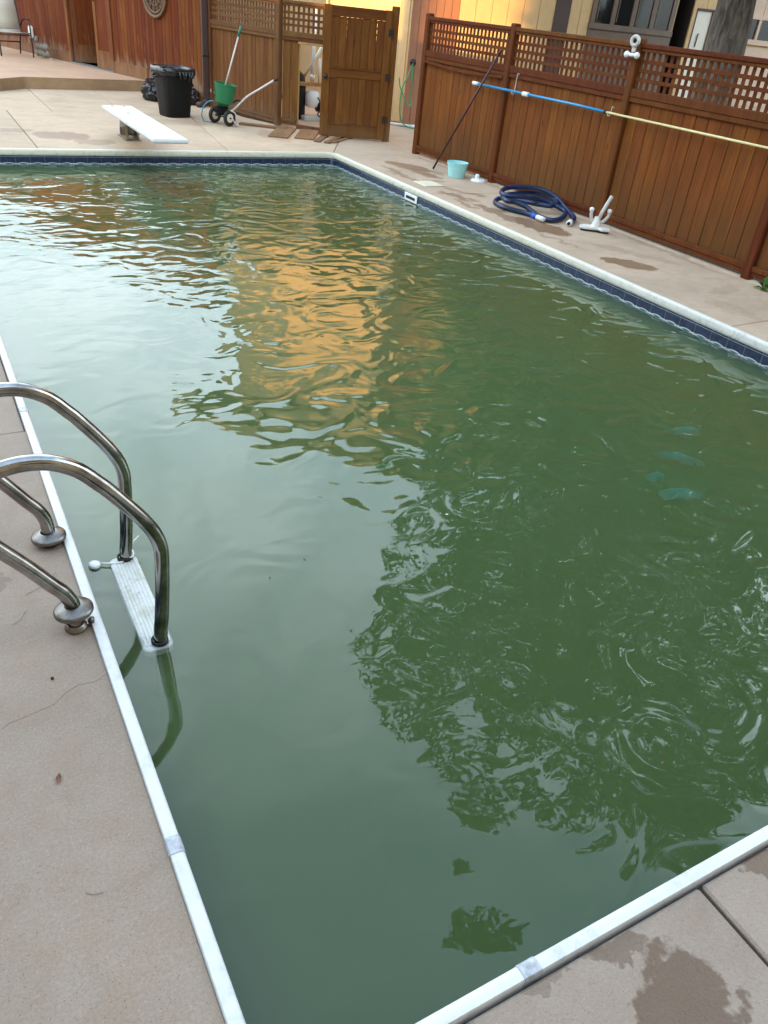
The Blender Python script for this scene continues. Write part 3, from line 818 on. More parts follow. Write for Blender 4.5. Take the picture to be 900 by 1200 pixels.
MB().lathe([(0.0, 0.0), (0.02, 0.0), (0.01, 0.02), (0.022, 0.035), (0.0, 0.05)], n=12, M=Matrix.Rotation(R(-90), 3, 'X'), caps=False).build('door_handle', M['dark_metal'], ld, True, loc=(0.50, 0.02, 1.10))
ld2 = leaf_door('door', 0.78, (4.38, -0.03, 0.20), R(-118))
for z in (0.25, 1.05, 1.8): MB().box((-0.03, 0.02, -0.05), (0.03, 0.045, 0.05)).build('hinge', M['dark_metal'], ld2, loc=(0.02, 0, z))
rp = MB(); rp.prism([(-0.15, 0.35), (10.2, 0.35), (10.2, -1.95), (2.0, -1.95), (2.0, -1.1), (1.1, -1.1), (1.1, -0.36), (-0.15, -0.36)], HB + 0.002, HB + 0.14); rp.build('roof', M['roof'], rb, bevel=0.01)
ob('fascia', boxmesh('fascia', (-0.16, 0.351, HB - 0.03), (10.21, 0.375, HB + 0.16), M['red_trim'], 0.004), rb)
# round plaque
pq = thing('wall_plaque', 'round bronze-brown openwork medallion hung on the red cedar wall', 'plaque', A_ + D_ * 1.34 + Vector((-D_.y, D_.x, 0)) * 0.012 + Vector((0, 0, 1.52)), math.atan2(D_.y, D_.x))
RXm = Matrix.Rotation(R(-90), 3, 'X')
MB().torus((0, 0.02, 0), 0.335, 0.026, 40, 8, RXm).build('outer_ring', M['plaque'], pq, True)
MB().torus((0, 0.02, 0), 0.275, 0.014, 36, 8, RXm).build('inner_ring', M['plaque'], pq, True)
MB().lathe([(0.0, 0.0), (0.33, 0.0), (0.33, 0.008), (0.0, 0.010)], n=40, M=RXm, caps=False).build('back_disc', plain('plaque_dark_ground', (0.10, 0.05, 0.026), 0.8), pq)
mb = MB()
for k in range(12):
    t = R(30 * k); mb.tube([(0.07 * math.cos(t), 0.018, 0.07 * math.sin(t)), (0.16 * math.cos(t + .18), 0.024, 0.16 * math.sin(t + .18)), (0.27 * math.cos(t), 0.018, 0.27 * math.sin(t))], 0.009, 6)
mb.torus((0, 0.02, 0), 0.17, 0.009, 30, 6, RXm)
mb.build('scrollwork', M['plaque'], pq, True)
MB().lathe([(0.0, 0.0), (0.07, 0.006), (0.06, 0.03), (0.0, 0.04)], n=20, M=RXm, caps=False).build('boss', M['plaque'], pq, True)
# outdoor outlet / lamp on the wall
wl_ = thing('wall_outlet', 'small white outlet cover low on the red wall behind the patio chair', 'outlet', A_ + D_ * 5.98 + Vector((-D_.y, D_.x, 0)) * 0.004 + Vector((0, 0, 0.57)), math.atan2(D_.y, D_.x))
MB().box((-0.07, 0.0, -0.11), (0.07, 0.06, 0.11)).build('cover', M['white_plastic'], wl_, bevel=0.02, seg=3)
MB().tube([(0, 0.03, -0.11), (0.0, 0.035, -0.2), (0.02, 0.03, -0.3)], 0.012, 8).build('cord', M['grey_plastic'], wl_, True)
# rain pipe at the corner
dp = thing('drain_pipe', 'dark brown rain pipe running down the corner of the red building', 'drain pipe', (4.575, 14.40, 0))
mb = MB().box((-0.045, -0.035, 0.10), (0.045, 0.035, 2.7)); mb.build('pipe', M['brown_metal'], dp, bevel=0.012, seg=2)
mb = MB().tube([(0, 0, 0.11), (-0.01, -0.01, 0.075), (-0.06, -0.04, 0.045), (-0.18, -0.12, 0.04)], 0.045, 10); mb.build('elbow', M['brown_metal'], dp, True)
for z in (0.75, 1.9): MB().box((-0.052, -0.042, -0.015), (0.052, 0.042, 0.015)).build('strap', M['dark_metal'], dp, loc=(0, 0, z))

# ------------------------------------------------------------------ beige house behind the fences
B = Vector((7.55, 12.90, 0)); w2 = Vector((0.96, -0.28, 0)).normalized(); w1 = Vector((-0.2, 0.98, 0)).normalized()
hs = thing('beige_house', 'beige grooved-siding house behind the fences with brown trim strips and wide eaves', 'house', B, 0)
def hp(s, t): v = w2 * s + w1 * t; return (v.x, v.y)
mb = MB(); mb.prism([hp(0, 0.0), hp(4.64, 0.0), hp(4.64, 1.3), hp(4.93, 1.3), hp(4.93, 0.0), hp(10.5, 0.0), hp(10.5, 6.0), hp(0.0, 6.0)], 0.0, 6.4)
mb.prism([hp(0.0, 6.002), hp(3.0, 6.002), hp(3.0, 8.6), hp(0.0, 8.6)], 0.0, 2.75)
mb.build('wall', M['siding'], hs)
mb = MB().prism([hp(4.6395, 0.0), hp(4.6395, 1.299), hp(4.9305, 1.299), hp(4.9305, 0.0), hp(4.925, 0.0), hp(4.925, 1.29), hp(4.645, 1.29), hp(4.645, 0.0)], 0.0, 5.99); mb.build('recess_shade_lining', M['dark_inside'], hs)  # near-black faces put the recess's deep shade into the colour
SL = 0.21
def wallboard(origin, d, s0, s1, z0, z1, mat, th=0.022, name='siding_board', gap=0.008):
    # d: direction along the wall; outside is to the right of w2 / left of w1
    key = (name, round(s1 - s0, 4), round(z0, 3), round(z1, 3), mat.name)
    w = s1 - s0
    if key not in _cache:
        q = MB().box((gap / 2, 0, z0), (w - gap / 2, th, z1)); _cache[key] = meshdata(name, q.v, q.f, mat)
    return ob(name, _cache[key], hs, tuple(d * s0), (0, 0, math.atan2(d.y, d.x)))
# oblique wall: outside on the left of w1
zb = 0.05
for i in range(41):
    s0 = 0.06 + i * 0.205
    wallboard(B, w1, s0, s0 + 0.205, zb, 6.4 + SL * s0 if s0 < 5.8 else 2.75, M['siding'])
# facing wall: boards hang on the other side, so the outside is local -y
def board2(s0, s1, z0, z1, mat, th=0.022, name='siding_board', gap=0.008):
    key = (name + '2', round(s1 - s0, 4), round(z0, 3), round(z1, 3), mat.name, th)
    w = s1 - s0
    if key not in _cache:
        q = MB().box((gap / 2, -th, z0), (w - gap / 2, 0, z1)); _cache[key] = meshdata(name, q.v, q.f, mat)
    return ob(name, _cache[key], hs, tuple(w2 * s0), (0, 0, math.atan2(w2.y, w2.x)))
n = 6
for i in range(n): board2(-0.02 + 0.79 * i / n, -0.02 + 0.79 * (i + 1) / n, zb, 6.33, M['brown_paint'])
n = 6
for i in range(n): board2(0.77 + 1.64 * i / n, 0.77 + 1.64 * (i + 1) / n, zb, 6.33, M['siding'])
board2(2.41, 2.68, zb, 6.33, M['dark_trim'], 0.035, 'trim_board', 0.0)
for a in (2.68, 2.865): board2(a, a + 0.185, zb, 6.33, M['siding'])
for i in range(6): board2(3.05 + 1.58 * i / 6, 3.05 + 1.58 * (i + 1) / 6, 2.62, 6.33, M['siding'])
board2(4.935, 5.0, zb, 6.33, M['siding'], 0.03, 'trim_board', 0.0)
for i in range(2): board2(5.0 + 0.175 * i, 5.175 + 0.175 * i, 2.17, 6.33, M['siding'])
board2(5.375, 5.46, zb, 6.33, M['siding'], 0.03, 'trim_board', 0.0)
for i in range(18): board2(5.46 + 0.28 * i, 5.74 + 0.28 * i, 2.16, 6.33, M['siding_pink'])
for i in range(7):   # lower horizontal courses below the small window
    q = MB().box((5.462, -0.018 - 0.002 * (i % 2), 0.05 + 0.235 * i), (10.48, 0, 0.05 + 0.235 * (i + 1) - 0.008)); ob('siding_course', meshdata('siding_course', q.v, q.f, M['siding_pink']), hs, (0, 0, 0), (0, 0, math.atan2(w2.y, w2.x)))
rw2 = math.atan2(w2.y, w2.x)
# taupe door with a row of panes
gdr = bpy.data.objects.new('pane_door', None); link(gdr, hs); gdr.location = tuple(w2 * 3.05); gdr.rotation_euler = (0, 0, rw2)
F = lambda nm, a, b, mt, bv=0.004: ob(nm, boxmesh(nm, a, b, mt, bv), gdr)
F('door_panel', (0.0, -0.03, 0.05), (1.58, -0.004, 1.70), M['door_brown']); F('door_panel', (0.0, -0.03, 2.30), (1.58, -0.004, 2.61), M['door_brown'])
F('mid_bar', (0.0, -0.05, 1.702), (1.58, -0.004, 1.79), M['door_brown'])
for k in range(5): 
    xx = 0.02 + k * 0.365; F('mullion', (xx, -0.045, 1.791), (xx + 0.075, -0.004, 2.299), M['door_brown'])
for k in range(4):
    xx = 0.0955 + k * 0.365; F('window_pane', (xx, -0.015, 1.792), (xx + 0.289, -0.006, 2.298), M['glass'], 0)
    F('inner_frame', (xx + 0.03, -0.024, 1.83), (xx + 0.045, -0.0155, 2.26), M['door_brown'], 0)
# narrow white door
wd = bpy.data.objects.new('white_door', None); link(wd, hs); wd.location = tuple(w2 * 5.0); wd.rotation_euler = (0, 0, rw2)
F2 = lambda nm, a, b, mt, bv=0.003: ob(nm, boxmesh(nm, a, b, mt, bv), wd)
F2('door_slab', (0.02, -0.02, 0.05), (0.31, -0.003, 2.13), M['white_paint']); F2('door_frame', (0.001, -0.04, 0.05), (0.019, -0.003, 2.165), M['dark_trim']); F2('door_frame', (0.311, -0.045, 0.05), (0.374, -0.003, 2.13), M['door_brown']); F2('door_frame', (0.0195, -0.04, 2.131), (0.374, -0.003, 2.165), M['dark_trim'])
MB().tube([(0.13, -0.03, 1.60), (0.13, -0.035, 1.78), (0.15, -0.035, 1.80)], 0.008, 6).build('door_handle', M['dark_metal'], wd, True)
# small window right of the trunk
sw = bpy.data.objects.new('window', None); link(sw, hs); sw.location = tuple(w2 * 6.0); sw.rotation_euler = (0, 0, rw2)
F3 = lambda nm, a, b, mt, bv=0.003: ob(nm, boxmesh(nm, a, b, mt, bv), sw)
F3('frame', (0.0, -0.05, 1.72), (1.3, -0.003, 1.80), M['siding_pink']); F3('frame', (0.0, -0.05, 2.10), (1.3, -0.003, 2.159), M['siding_pink'])
for k in (0.0, 0.25, 1.24): F3('frame', (k, -0.048, 1.801), (k + 0.05, -0.003, 2.099), M['siding_pink'])
F3('window_pane', (0.0505, -0.012, 1.80), (0.2495, -0.004, 2.10), M['glass'], 0); F3('window_pane', (0.3005, -0.012, 1.80), (1.2395, -0.004, 2.10), M['glass'], 0)
# gable end above the oblique wall, roof, soffit and fascia
def rz_(t): return 6.4 + SL * t
gv = [hp(0, 0) + (6.402,), hp(0, 6.0) + (6.402,), hp(0, 6.0) + (rz_(6.0) - .02,), hp(0.25, 0) + (6.402,), hp(0.25, 6.0) + (6.402,), hp(0.25, 6.0) + (rz_(6.0) - .02,)]
ob('gable', meshdata('gable', gv, [(0, 1, 2), (3, 5, 4), (0, 3, 4, 1), (1, 4, 5, 2), (0, 2, 5, 3)], M['siding']), hs)
def slabz(name, s0, s1, t0, t1, dz0, dz1, mat):
    vs = []
    for dz in (dz0, dz1):
        for s, t in ((s0, t0), (s1, t0), (s1, t1), (s0, t1)): vs.append(hp(s, t) + (rz_(t) + dz,))
    return ob(name, meshdata(name, vs, [(0, 3, 2, 1), (4, 5, 6, 7), (0, 1, 5, 4), (1, 2, 6, 5), (2, 3, 7, 6), (3, 0, 4, 7)], mat), hs)
slabz('soffit', -0.45, 11.0, -0.6, 8.0, 0.0, 0.03, M['soffit'])
slabz('roof', -0.50, 11.05, -0.65, 8.05, 0.032, 0.18, M['roof'])
q = MB().prism([hp(-0.2, 6.01), hp(3.2, 6.01), hp(3.2, 8.8), hp(-0.2, 8.8)], 2.752, 2.86); q.build('wing_roof', M['roof'], hs)
slabz('fascia', -0.53, -0.502, -0.68, 8.05, -0.06, 0.17, M['siding'])
slabz('fascia', -0.50, 11.05, -0.68, -0.652, -0.06, 0.17, M['siding'])
# green garden hose on the house corner
gh = thing('garden_hose', 'green garden hose dangling in loops on the house corner between gate and fence', 'hose', (7.45, 12.72, 0))
rel = lambda pts, o: [(x - o[0], y - o[1], z - o[2]) for x, y, z in pts]
MB().tube(smoothpath(rel([(7.56, 12.73, .99), (7.48, 12.74, .78), (7.39, 12.74, .6), (7.36, 12.72, .37), (7.38, 12.70, .16), (7.47, 12.66, .04), (7.60, 12.58, .015), (7.75, 12.5, .015)], (7.45, 12.72, 0))), 0.011, 8).build('hose', M['garden_hose'], gh, True)
MB().tube(smoothpath(rel([(7.31, 12.74, .74), (7.35, 12.73, .59), (7.44, 12.71, .44), (7.53, 12.70, .33), (7.58, 12.74, .4), (7.58, 12.76, .6), (7.57, 12.76, .95)], (7.45, 12.72, 0))), 0.011, 8).build('hose', M['garden_hose'], gh, True)
MB().lathe([(0.0, 0), (0.05, 0), (0.05, 0.03), (0.02, 0.035), (0.02, 0.09), (0.0, 0.09)], n=14, M=RX90, caps=False).build('hook', M['dark_metal'], gh, True, loc=(0.11, 0.06, 0.97))
wp = thing('white_pipe', 'white pipe lying along the foot of the house wall behind the gate', 'pipe', (7.0, 13.3, 0))
MB().tube([(-0.25, 0.55, 0.03), (0.3, -0.25, 0.03), (0.62, -0.62, 0.03)], 0.02, 10).build('tube', M['white_plastic'], wp, True)
MB().tube([(0.60, -0.60, 0.03), (0.66, -0.66, 0.03)], 0.028, 10).build('coupling', M['white_plastic'], wp, True)
# pool equipment seen through the doorway
pe = thing('pool_pump', 'white pool pump on a wooden stand seen through the fence doorway', 'pump', (6.02, 13.28, 0))
MB().lathe([(0.0, 0.0), (0.10, 0.0), (0.115, 0.03), (0.115, 0.2), (0.08, 0.23), (0.0, 0.23)], n=18, caps=False).build('housing', M['white_plastic'], pe, True, loc=(0.0, 0.02, 0.20))
MB().lathe([(0.0, 0.0), (0.07, 0.0), (0.07, 0.25), (0.0, 0.25)], n=16, M=RY90, caps=False).build('motor', M['black_plastic'], pe, True, loc=(0.06, -0.03, 0.20))
MB().box((-0.2, -0.15, 0.0), (0.4, 0.25, 0.07)).build('base_block', M['grey_plastic'], pe, bevel=0.01)
MB().box((-0.25, -0.05, 0.50), (0.45, 0.10, 0.555)).build('shelf', M['raw_wood'], pe, bevel=0.005)
MB().tube(smoothpath([(0.05, -0.1, 0.35), (0.10, -0.16, 0.2), (0.02, -0.18, 0.1), (0.18, -0.25, 0.04)]), 0.012, 8).build('cable', M['black_rubber'], pe, True)
ft = thing('filter_tank', 'black filter tank standing beside the pump behind the doorway', 'tank', (5.80, 13.42, 0))
MB().lathe([(0.0, 0.0), (0.12, 0.0), (0.14, 0.03), (0.14, 0.50), (0.13, 0.56), (0.09, 0.66), (0.04, 0.70), (0.0, 0.70)], n=22, caps=False).build('tank_body', M['black_plastic'], ft, True)
MB().torus((0, 0, 0.52), 0.142, 0.012, 24, 8).build('clamp_band', M['dark_metal'], ft, True)
pv = thing('pipework', 'white and cream plumbing pipes above the pump behind the doorway', 'pipes', (6.03, 13.30, 0))
MB().tube([(-0.02, 0, 0.56), (-0.01, 0, 1.6)], 0.028, 12).build('upright_pipe', M['white_plastic'], pv, True)
MB().tube([(-0.15, 0.10, 0.58), (0.13, -0.12, 1.15)], 0.022, 12).build('slanted_pipe', M['cream'], pv, True)
MB().tube([(0.08, -0.05, 0.56), (0.08, -0.05, 0.9)], 0.022, 12).build('short_pipe', M['cream'], pv, True)
MB().lathe([(0.038, 0.0), (0.038, 0.06)], n=14).build('pipe_joint', M['white_plastic'], pv, True, loc=(-0.02, 0, 0.60))

# ------------------------------------------------------------------ pool ladder
lad = thing('pool_ladder', 'stainless steel pool ladder with two looped handrails and white plastic steps', 'ladder', (0.18, 2.05, 0))
prof = [(0.181, -0.02), (0.181, 0.05), (0.178, 0.10), (0.160, 0.147), (0.129, 0.190), (0.070, 0.275), (0.013, 0.349), (-0.040, 0.425), (-0.068, 0.492), (-0.050, 0.553), (0.0, 0.590), (0.060, 0.608), (0.119, 0.614), (0.183, 0.603), (0.247, 0.568),
        (0.300, 0.512), (0.331, 0.475), (0.398, 0.384), (0.438, 0.318), (0.458, 0.262), (0.463, 0.205), (0.456, 0.06), (0.447, -0.05), (0.438, -0.16), (0.435, -0.6), (0.42, -1.05)]
for y in (0.0, 0.495):
    o = MB().tube(smoothpath([(x - 0.18, y, z) for x, z in prof], 5), 0.0235, 20).build('handrail', M['steel'], lad, True)
fl = [(0.0245, 0.0), (0.055, 0.0), (0.060, 0.004), (0.060, 0.012), (0.054, 0.018), (0.036, 0.026), (0.0265, 0.030), (0.0245, 0.030)]
for y, z in ((0.0, 0.066), (0.495, 0.022)):
    MB().lathe(fl, n=36, caps=False).build('flange', M['dull_steel'], lad, True, loc=(0.0, y, z), rot=(0, R(-4), 0))
    mb = MB().lathe([(0.024, 0.0), (0.034, 0.0), (0.036, 0.006), (0.032, 0.016), (0.026, 0.022)], n=28, caps=False)
    mb.box((0.026, -0.012, 0.0), (0.052, 0.012, 0.014)); mb.lathe([(0.0, 0.0), (0.011, 0.0), (0.011, 0.022), (0.006, 0.027), (0.0, 0.028)], (0.046, 0.0, 0.002), 12, caps=False)
    autosmooth(mb.build('anchor_socket', M['dark_metal'] if y else M['dull_steel'], lad, loc=(0, y, 0.0)))
def tread():
    mb = MB()
    ol = []
    x0, x1, y0, y1, r = 0.195, 0.297, -0.035, 0.512, 0.026
    for cx, cy, a0 in ((x1 - r, y0 + r, -90), (x1 - r, y1 - r, 0), (x0 + r, y1 - r, 90), (x0 + r, y0 + r, 180)):
        for i in range(5): t = R(a0 + 22.5 * i); ol.append((cx + r * math.cos(t), cy + r * math.sin(t)))
    mb.prism(ol, -0.030, 0.0)
    return mb
def tread_white():
    a = N('stained_white_step_plastic'); p = a.pos(); n = a.noise(p, 16, 5, 0.7); n2 = a.noise(p, 60, 3)
    c = a.mix(a.rng(n, 0.5, 0.72, 0, 0.7), (0.62, 0.62, 0.57), (0.36, 0.33, 0.23))
    c = a.mix(a.rng(n2, 0.62, 0.7, 0, 0.4), c, (0.12, 0.10, 0.07))
    a.principled(c, 0.55)
    return a.m
M['tread'] = tread_white()
for z in (-0.135, -0.385, -0.635):
    t = tread().build('step', M['tread'], lad, bevel=0.004, loc=(0, 0, z - 0.016), rot=(R(1.3), 0, 0))
    rb_ = MB()
    for k in range(7):
        x = 0.2045 + 0.0128 * k; rb_.box((x, -0.008, 0.0), (x + 0.0085, 0.488, 0.0025))
    rb_.build('grip_ribs', M['tread'], t, bevel=0.001)
    for y in (0.0, 0.495):
        MB().lathe([(0.0245, 0.0), (0.029, 0.0), (0.029, 0.012), (0.0245, 0.014)], n=20, caps=False).build('step_collar', M['dark_metal'], t, True, loc=(0.255 + (z + .135) * 0.01, y, 0.002))
# floating thermometer on a cord
th = thing('pool_thermometer', 'floating white-capped thermometer tied by a cord to the ladder rail', 'thermometer', (0.322, 2.552, ZW))
MB().lathe([(0.0, 0.014), (0.019, 0.0135), (0.0225, 0.010), (0.0225, 0.001), (0.020, -0.004), (0.0, -0.004)], n=28, caps=False).build('cap', M['white_plastic'], th, True)
MB().lathe([(0.0, -0.13), (0.010, -0.13), (0.012, -0.12), (0.012, -0.004), (0.0, -0.0045)], n=18, caps=False).build('tube', plain('pale_blue_tube', (0.20, 0.33, 0.50), 0.3), th, True)
cpts = [(0.022, -0.004, 0.010), (0.05, -0.018, 0.011), (0.085, -0.030, 0.014), (0.115, -0.030, 0.020), (0.140, -0.020, 0.026), (0.146, 0.004, 0.030), (0.132, 0.020, 0.032), (0.112, 0.018, 0.032)]
MB().tube(smoothpath(cpts), 0.0034, 6).build('cord', M['white_plastic'], th, True)
MB().tube(smoothpath([(0.132, 0.018, 0.032), (0.150, 0.030, 0.042), (0.158, 0.032, 0.056), (0.172, 0.040, 0.060), (0.182, 0.046, 0.066)]), 0.0028, 6).build('cord_end', M['white_plastic'], th, True)

# ------------------------------------------------------------------ diving board
db = thing('diving_board', 'white diving board on a low tan stand overhanging the far end of the pool', 'diving board', (2.43, 11.15, 0))
o = MB().box((-0.195, -2.30, 0.315), (0.185, 0.14, 0.357)).build('board', plain('weathered_white_board', (0.66, 0.655, 0.64), 0.5, var=0.05, scale=8), db, bevel=0.012, seg=2)
MB().box((-0.150, -2.22, 0.3575), (0.140, -1.30, 0.3595)).build('grip_pad', plain('worn_grip_sand', (0.70, 0.70, 0.69), 0.85, var=0.06, scale=300), db)
for x, y in ((-0.09, 0.02), (0.06, 0.02), (-0.02, -0.52)):
    MB().lathe([(0.0, 0.0), (0.020, 0.0), (0.018, 0.007), (0.010, 0.012), (0.0, 0.012)], n=14, caps=False).build('bolt', M['grey_plastic'], db, True, loc=(x, y, 0.357))
st = bpy.data.objects.new('stand', None); link(st, db)
for x in (0.03, 0.165):
    q = MB(); 
    pts = [(-0.18, 0.012), (0.22, 0.012), (0.10, 0.314), (-0.10, 0.314), (-0.15, 0.20)]
    vs = [(x - .012, a, b) for a, b in pts] + [(x + .012, a, b) for a, b in pts]; k = 5
    q.add(vs, [tuple(range(k)), tuple(range(k, 2 * k))[::-1]] + [(i, (i + 1) % k, k + (i + 1) % k, k + i) for i in range(k)])
    q.build('side_plate', M['board_stand'], st, bevel=0.003)
MB().box((0.0, -0.20, 0.0), (0.19, 0.25, 0.0115)).build('base_plate', M['board_stand'], st)
MB().tube([(-0.02, -0.06, 0.10), (0.20, -0.06, 0.10)], 0.055, 18).build('cross_tube', M['board_stand'], st, True)
MB().lathe([(0.0, 0), (0.045, 0), (0.045, 0.004), (0.0, 0.004)], n=18, M=Matrix.Rotation(R(-90), 3, 'Y'), caps=False).build('tube_cap', M['dark_inside'], st, loc=(-0.021, -0.06, 0.10))

# ------------------------------------------------------------------ bins and bags
def crumple(mb, amp, f, seed):
    mb.v = [tuple(Vector(v) + noise.noise_vector(Vector(v) * f + Vector((seed, seed, 0))) * amp + noise.noise_vector(Vector(v) * f * 2.7 + Vector((0, seed, 3))) * amp * .45) for v in mb.v]
    return mb
def sq_ring(w, z, n=32, p=5.0, ox=0, oy=0):
    out = []
    for i in range(n):
        t = 2 * math.pi * i / n; c, s = math.cos(t), math.sin(t)
        r = w / ((abs(c) ** p + abs(s) ** p) ** (1 / p)); out.append((c * r + ox, s * r + oy, z))
    return out
def loft(mb, rings, cap0=True, cap1=True):
    n = len(rings[0]); vs = [v for r in rings for v in r]; fs = []
    for k in range(len(rings) - 1):
        for i in range(n): j = (i + 1) % n; fs.append((k * n + i, k * n + j, (k + 1) * n + j, (k + 1) * n + i))
    if cap0: fs.append(tuple(range(n))[::-1])
    if cap1: fs.append(tuple(range((len(rings) - 1) * n, len(rings) * n)))
    return mb.add(vs, fs)
bin_ = thing('trash_can', 'tall black plastic trash can with a bag folded over its rim', 'trash can', (3.70, 13.22, 0), R(12))
autosmooth(loft(MB(), [sq_ring(0.185, 0.0), sq_ring(0.195, 0.02), sq_ring(0.218, 0.30), sq_ring(0.240, 0.53), sq_ring(0.250, 0.535), sq_ring(0.254, 0.62), sq_ring(0.235, 0.62), sq_ring(0.20, 0.10)], True, True).build('body', M['black_plastic'], bin_), 35)
rg = MB(); rings = []
for (w, z) in ((0.20, 0.45), (0.24, 0.62), (0.256, 0.665), (0.276, 0.656), (0.282, 0.60), (0.274, 0.565)): rings.append(sq_ring(w, z, 72, 4.5))
loft(rg, rings, False, False); rg.v = [tuple(Vector(v) + Vector((v[0], v[1], 0)).normalized() * (0.012 * noise.noise(Vector(v) * 19)) + Vector((0, 0, 0.022 * noise.noise(Vector((v[0] * 9, v[1] * 9, 4)) ) * (1 if v[2] > .5 else 0)))) for v in rg.v]
rg.build('bag_liner', M['black_bag'], bin_, True)
for s in (-1, 1): MB().tube(smoothpath([(s * 0.27, -0.07, 0.56), (s * 0.31, -0.05, 0.53), (s * 0.31, 0.05, 0.53), (s * 0.27, 0.07, 0.56)]), 0.013, 8).build('handle', M['black_plastic'], bin_, True)
fp = MB(); 
for k in range(5):
    a = (-0.05 + 0.055 * k, -0.302, 0.62); b = (-0.03 + 0.035 * k + (0.02 if k % 2 else -0.01), -0.305, 0.50 + 0.012 * (k % 3))
    fp.tube([a, ((a[0] + b[0]) / 2, -0.315, 0.56), b], [0.020, 0.016, 0.006], 7)
fp.build('loose_fold', M['black_bag'], bin_, True)
def trash_bag(name, label, loc, r, h, seed):
    t = thing(name, label, 'trash bag', loc, 0, 'full black bags by the red wall')
    bm = bmesh.new(); bmesh.ops.create_icosphere(bm, subdivisions=4, radius=1.0)
    for v in bm.verts:
        p = v.co.copy(); q = noise.noise_vector(p * 2.1 + Vector((seed, 0, 0))) * 0.20 + noise.noise_vector(p * 5.5 + Vector((0, seed, 0))) * 0.09
        ridg = abs(noise.noise(p * 3.3 + Vector((seed, seed, 0)))) * 0.22
        p = p * (1 - ridg) + q; z = max(-0.86, p.z)
        v.co = Vector((p.x * r, p.y * r, (z + 0.86) / 1.86 * h))
    me = bpy.data.meshes.new('bag_body'); bm.to_mesh(me); bm.free(); me.materials.append(M['black_bag'])
    o = ob('bag_body', me, t); autosmooth(o, 28)
    MB().tube([(0, 0, h * 0.93), (0.02, 0.01, h * 1.05), (0.05, -0.02, h * 1.14)], [0.05, 0.022, 0.045], 9).build('tied_neck', M['black_bag'], t, True)
trash_bag('trash_bag', 'full black trash bag slumped left of the trash can against the step', (3.86, 14.9, 0), 0.23, 0.34, 3)
trash_bag('trash_bag', 'small black bag peeking out right of the trash can by the red wall', (4.35, 14.62, 0), 0.17, 0.27, 9)

# ------------------------------------------------------------------ seed spreader, pole, loop
sp = thing('seed_spreader', 'green push spreader with white-hubbed wheels and a slanted white handle', 'spreader', (4.19, 12.45, 0))
TL = Matrix.Rotation(R(7), 3, 'Y') @ Matrix.Rotation(R(4), 3, 'X')
hop = MB().lathe([(0.0, 0.255), (0.05, 0.255), (0.085, 0.275), (0.130, 0.31), (0.150, 0.48), (0.156, 0.535), (0.163, 0.540), (0.163, 0.556), (0.152, 0.556), (0.145, 0.49), (0.11, 0.35), (0.0, 0.34)], n=36, M=TL, caps=False)
autosmooth(hop.build('hopper', M['green_plastic'], sp, loc=(-0.01, 0.02, 0.0)), 30)
MB().torus((0.03, 0.02, 0.405), 0.143, 0.006, 36, 6, TL).build('hopper_band', M['green_plastic'], sp, True)
for (x, y) in ((0.075, -0.11), (-0.045, 0.20)):
    w_ = bpy.data.objects.new('wheel', None); link(w_, sp); w_.location = (x, y, 0.112); w_.rotation_euler = (0, 0, R(22))
    MB().torus((0, 0, 0), 0.083, 0.028, 30, 10, RX90).build('tyre', M['black_rubber'], w_, True)
    autosmooth(MB().lathe([(0.0, -0.022), (0.02, -0.022), (0.03, -0.012), (0.066, -0.016), (0.068, 0.016), (0.03, 0.012), (0.0, 0.022)], n=26, M=RX90, caps=False).build('hub', M['cream'], w_))
    MB().lathe([(0.0, -0.03), (0.013, -0.03), (0.013, 0.03), (0.0, 0.03)], n=10, M=RX90, caps=False).build('axle_cap', M['dark_metal'], w_, True)
MB().tube([(0.075, -0.11, 0.112), (-0.045, 0.20, 0.112)], 0.010, 8).build('axle', M['dark_metal'], sp, True)
MB().box((-0.09, -0.06, 0.135), (0.11, 0.12, 0.255)).build('gearbox', M['black_plastic'], sp, bevel=0.03, seg=2)
MB().tube(smoothpath([(0.05, 0.0, 0.20), (0.14, -0.02, 0.20), (0.27, -0.05, 0.315), (0.36, -0.07, 0.40), (0.56, -0.10, 0.52), (0.76, -0.13, 0.640)]), 0.014, 10).build('handle', M['pink_white_tube'], sp, True)
MB().tube([(0.755, -0.13, 0.637), (0.82, -0.14, 0.655)], 0.017, 10).build('grip', M['black_rubber'], sp, True)
MB().tube(smoothpath([(0.29, -0.06, 0.33), (0.24, 0.02, 0.335), (0.18, 0.04, 0.30)]), 0.014, 8).build('control_lever', M['dark_metal'], sp, True)
for s in (0.0, 0.09):
    MB().tube(smoothpath([(0.08, -0.03 - s, 0.22), (0.15, -0.06 - s, 0.18), (0.17, -0.08 - s * .6, 0.10), (0.20, -0.10 - s * .3, 0.012), (0.14, -0.06 - s, 0.06), (0.10, -0.06 - s, 0.13)]), 0.008, 8).build('rest_leg', M['pink_white_tube'], sp, True)
MB().box((-0.02, -0.002, -0.02), (0.02, 0.002, 0.02)).build('sticker', M['white_plastic'], sp, loc=(-0.155, 0.02, 0.45), rot=(0, 0, R(75)))
pl = thing('scoop_pole', 'white pole with a teal grip standing upright in the green hopper', 'pole', (4.20, 12.47, 0.36))
MB().tube([(0, 0, 0), (0.245, -0.04, 0.80)], 0.011, 10).build('shaft', M['pink_white_tube'], pl, True)
MB().tube([(0.243, -0.04, 0.795), (0.285, -0.047, 0.93)], 0.018, 10).build('grip', M['teal_grip'], pl, True)
for k in (0.35, 0.62): MB().tube([(0.245 * k, -0.04 * k, 0.8 * k), (0.252 * k, -0.04 * k, 0.8 * k + 0.02)], 0.0135, 10).build('collar', M['grey_plastic'], pl, True)
lp = thing('plastic_hoop', 'sky blue plastic hoop propped against the spreader wheel', 'hoop', (3.98, 12.75, 0))
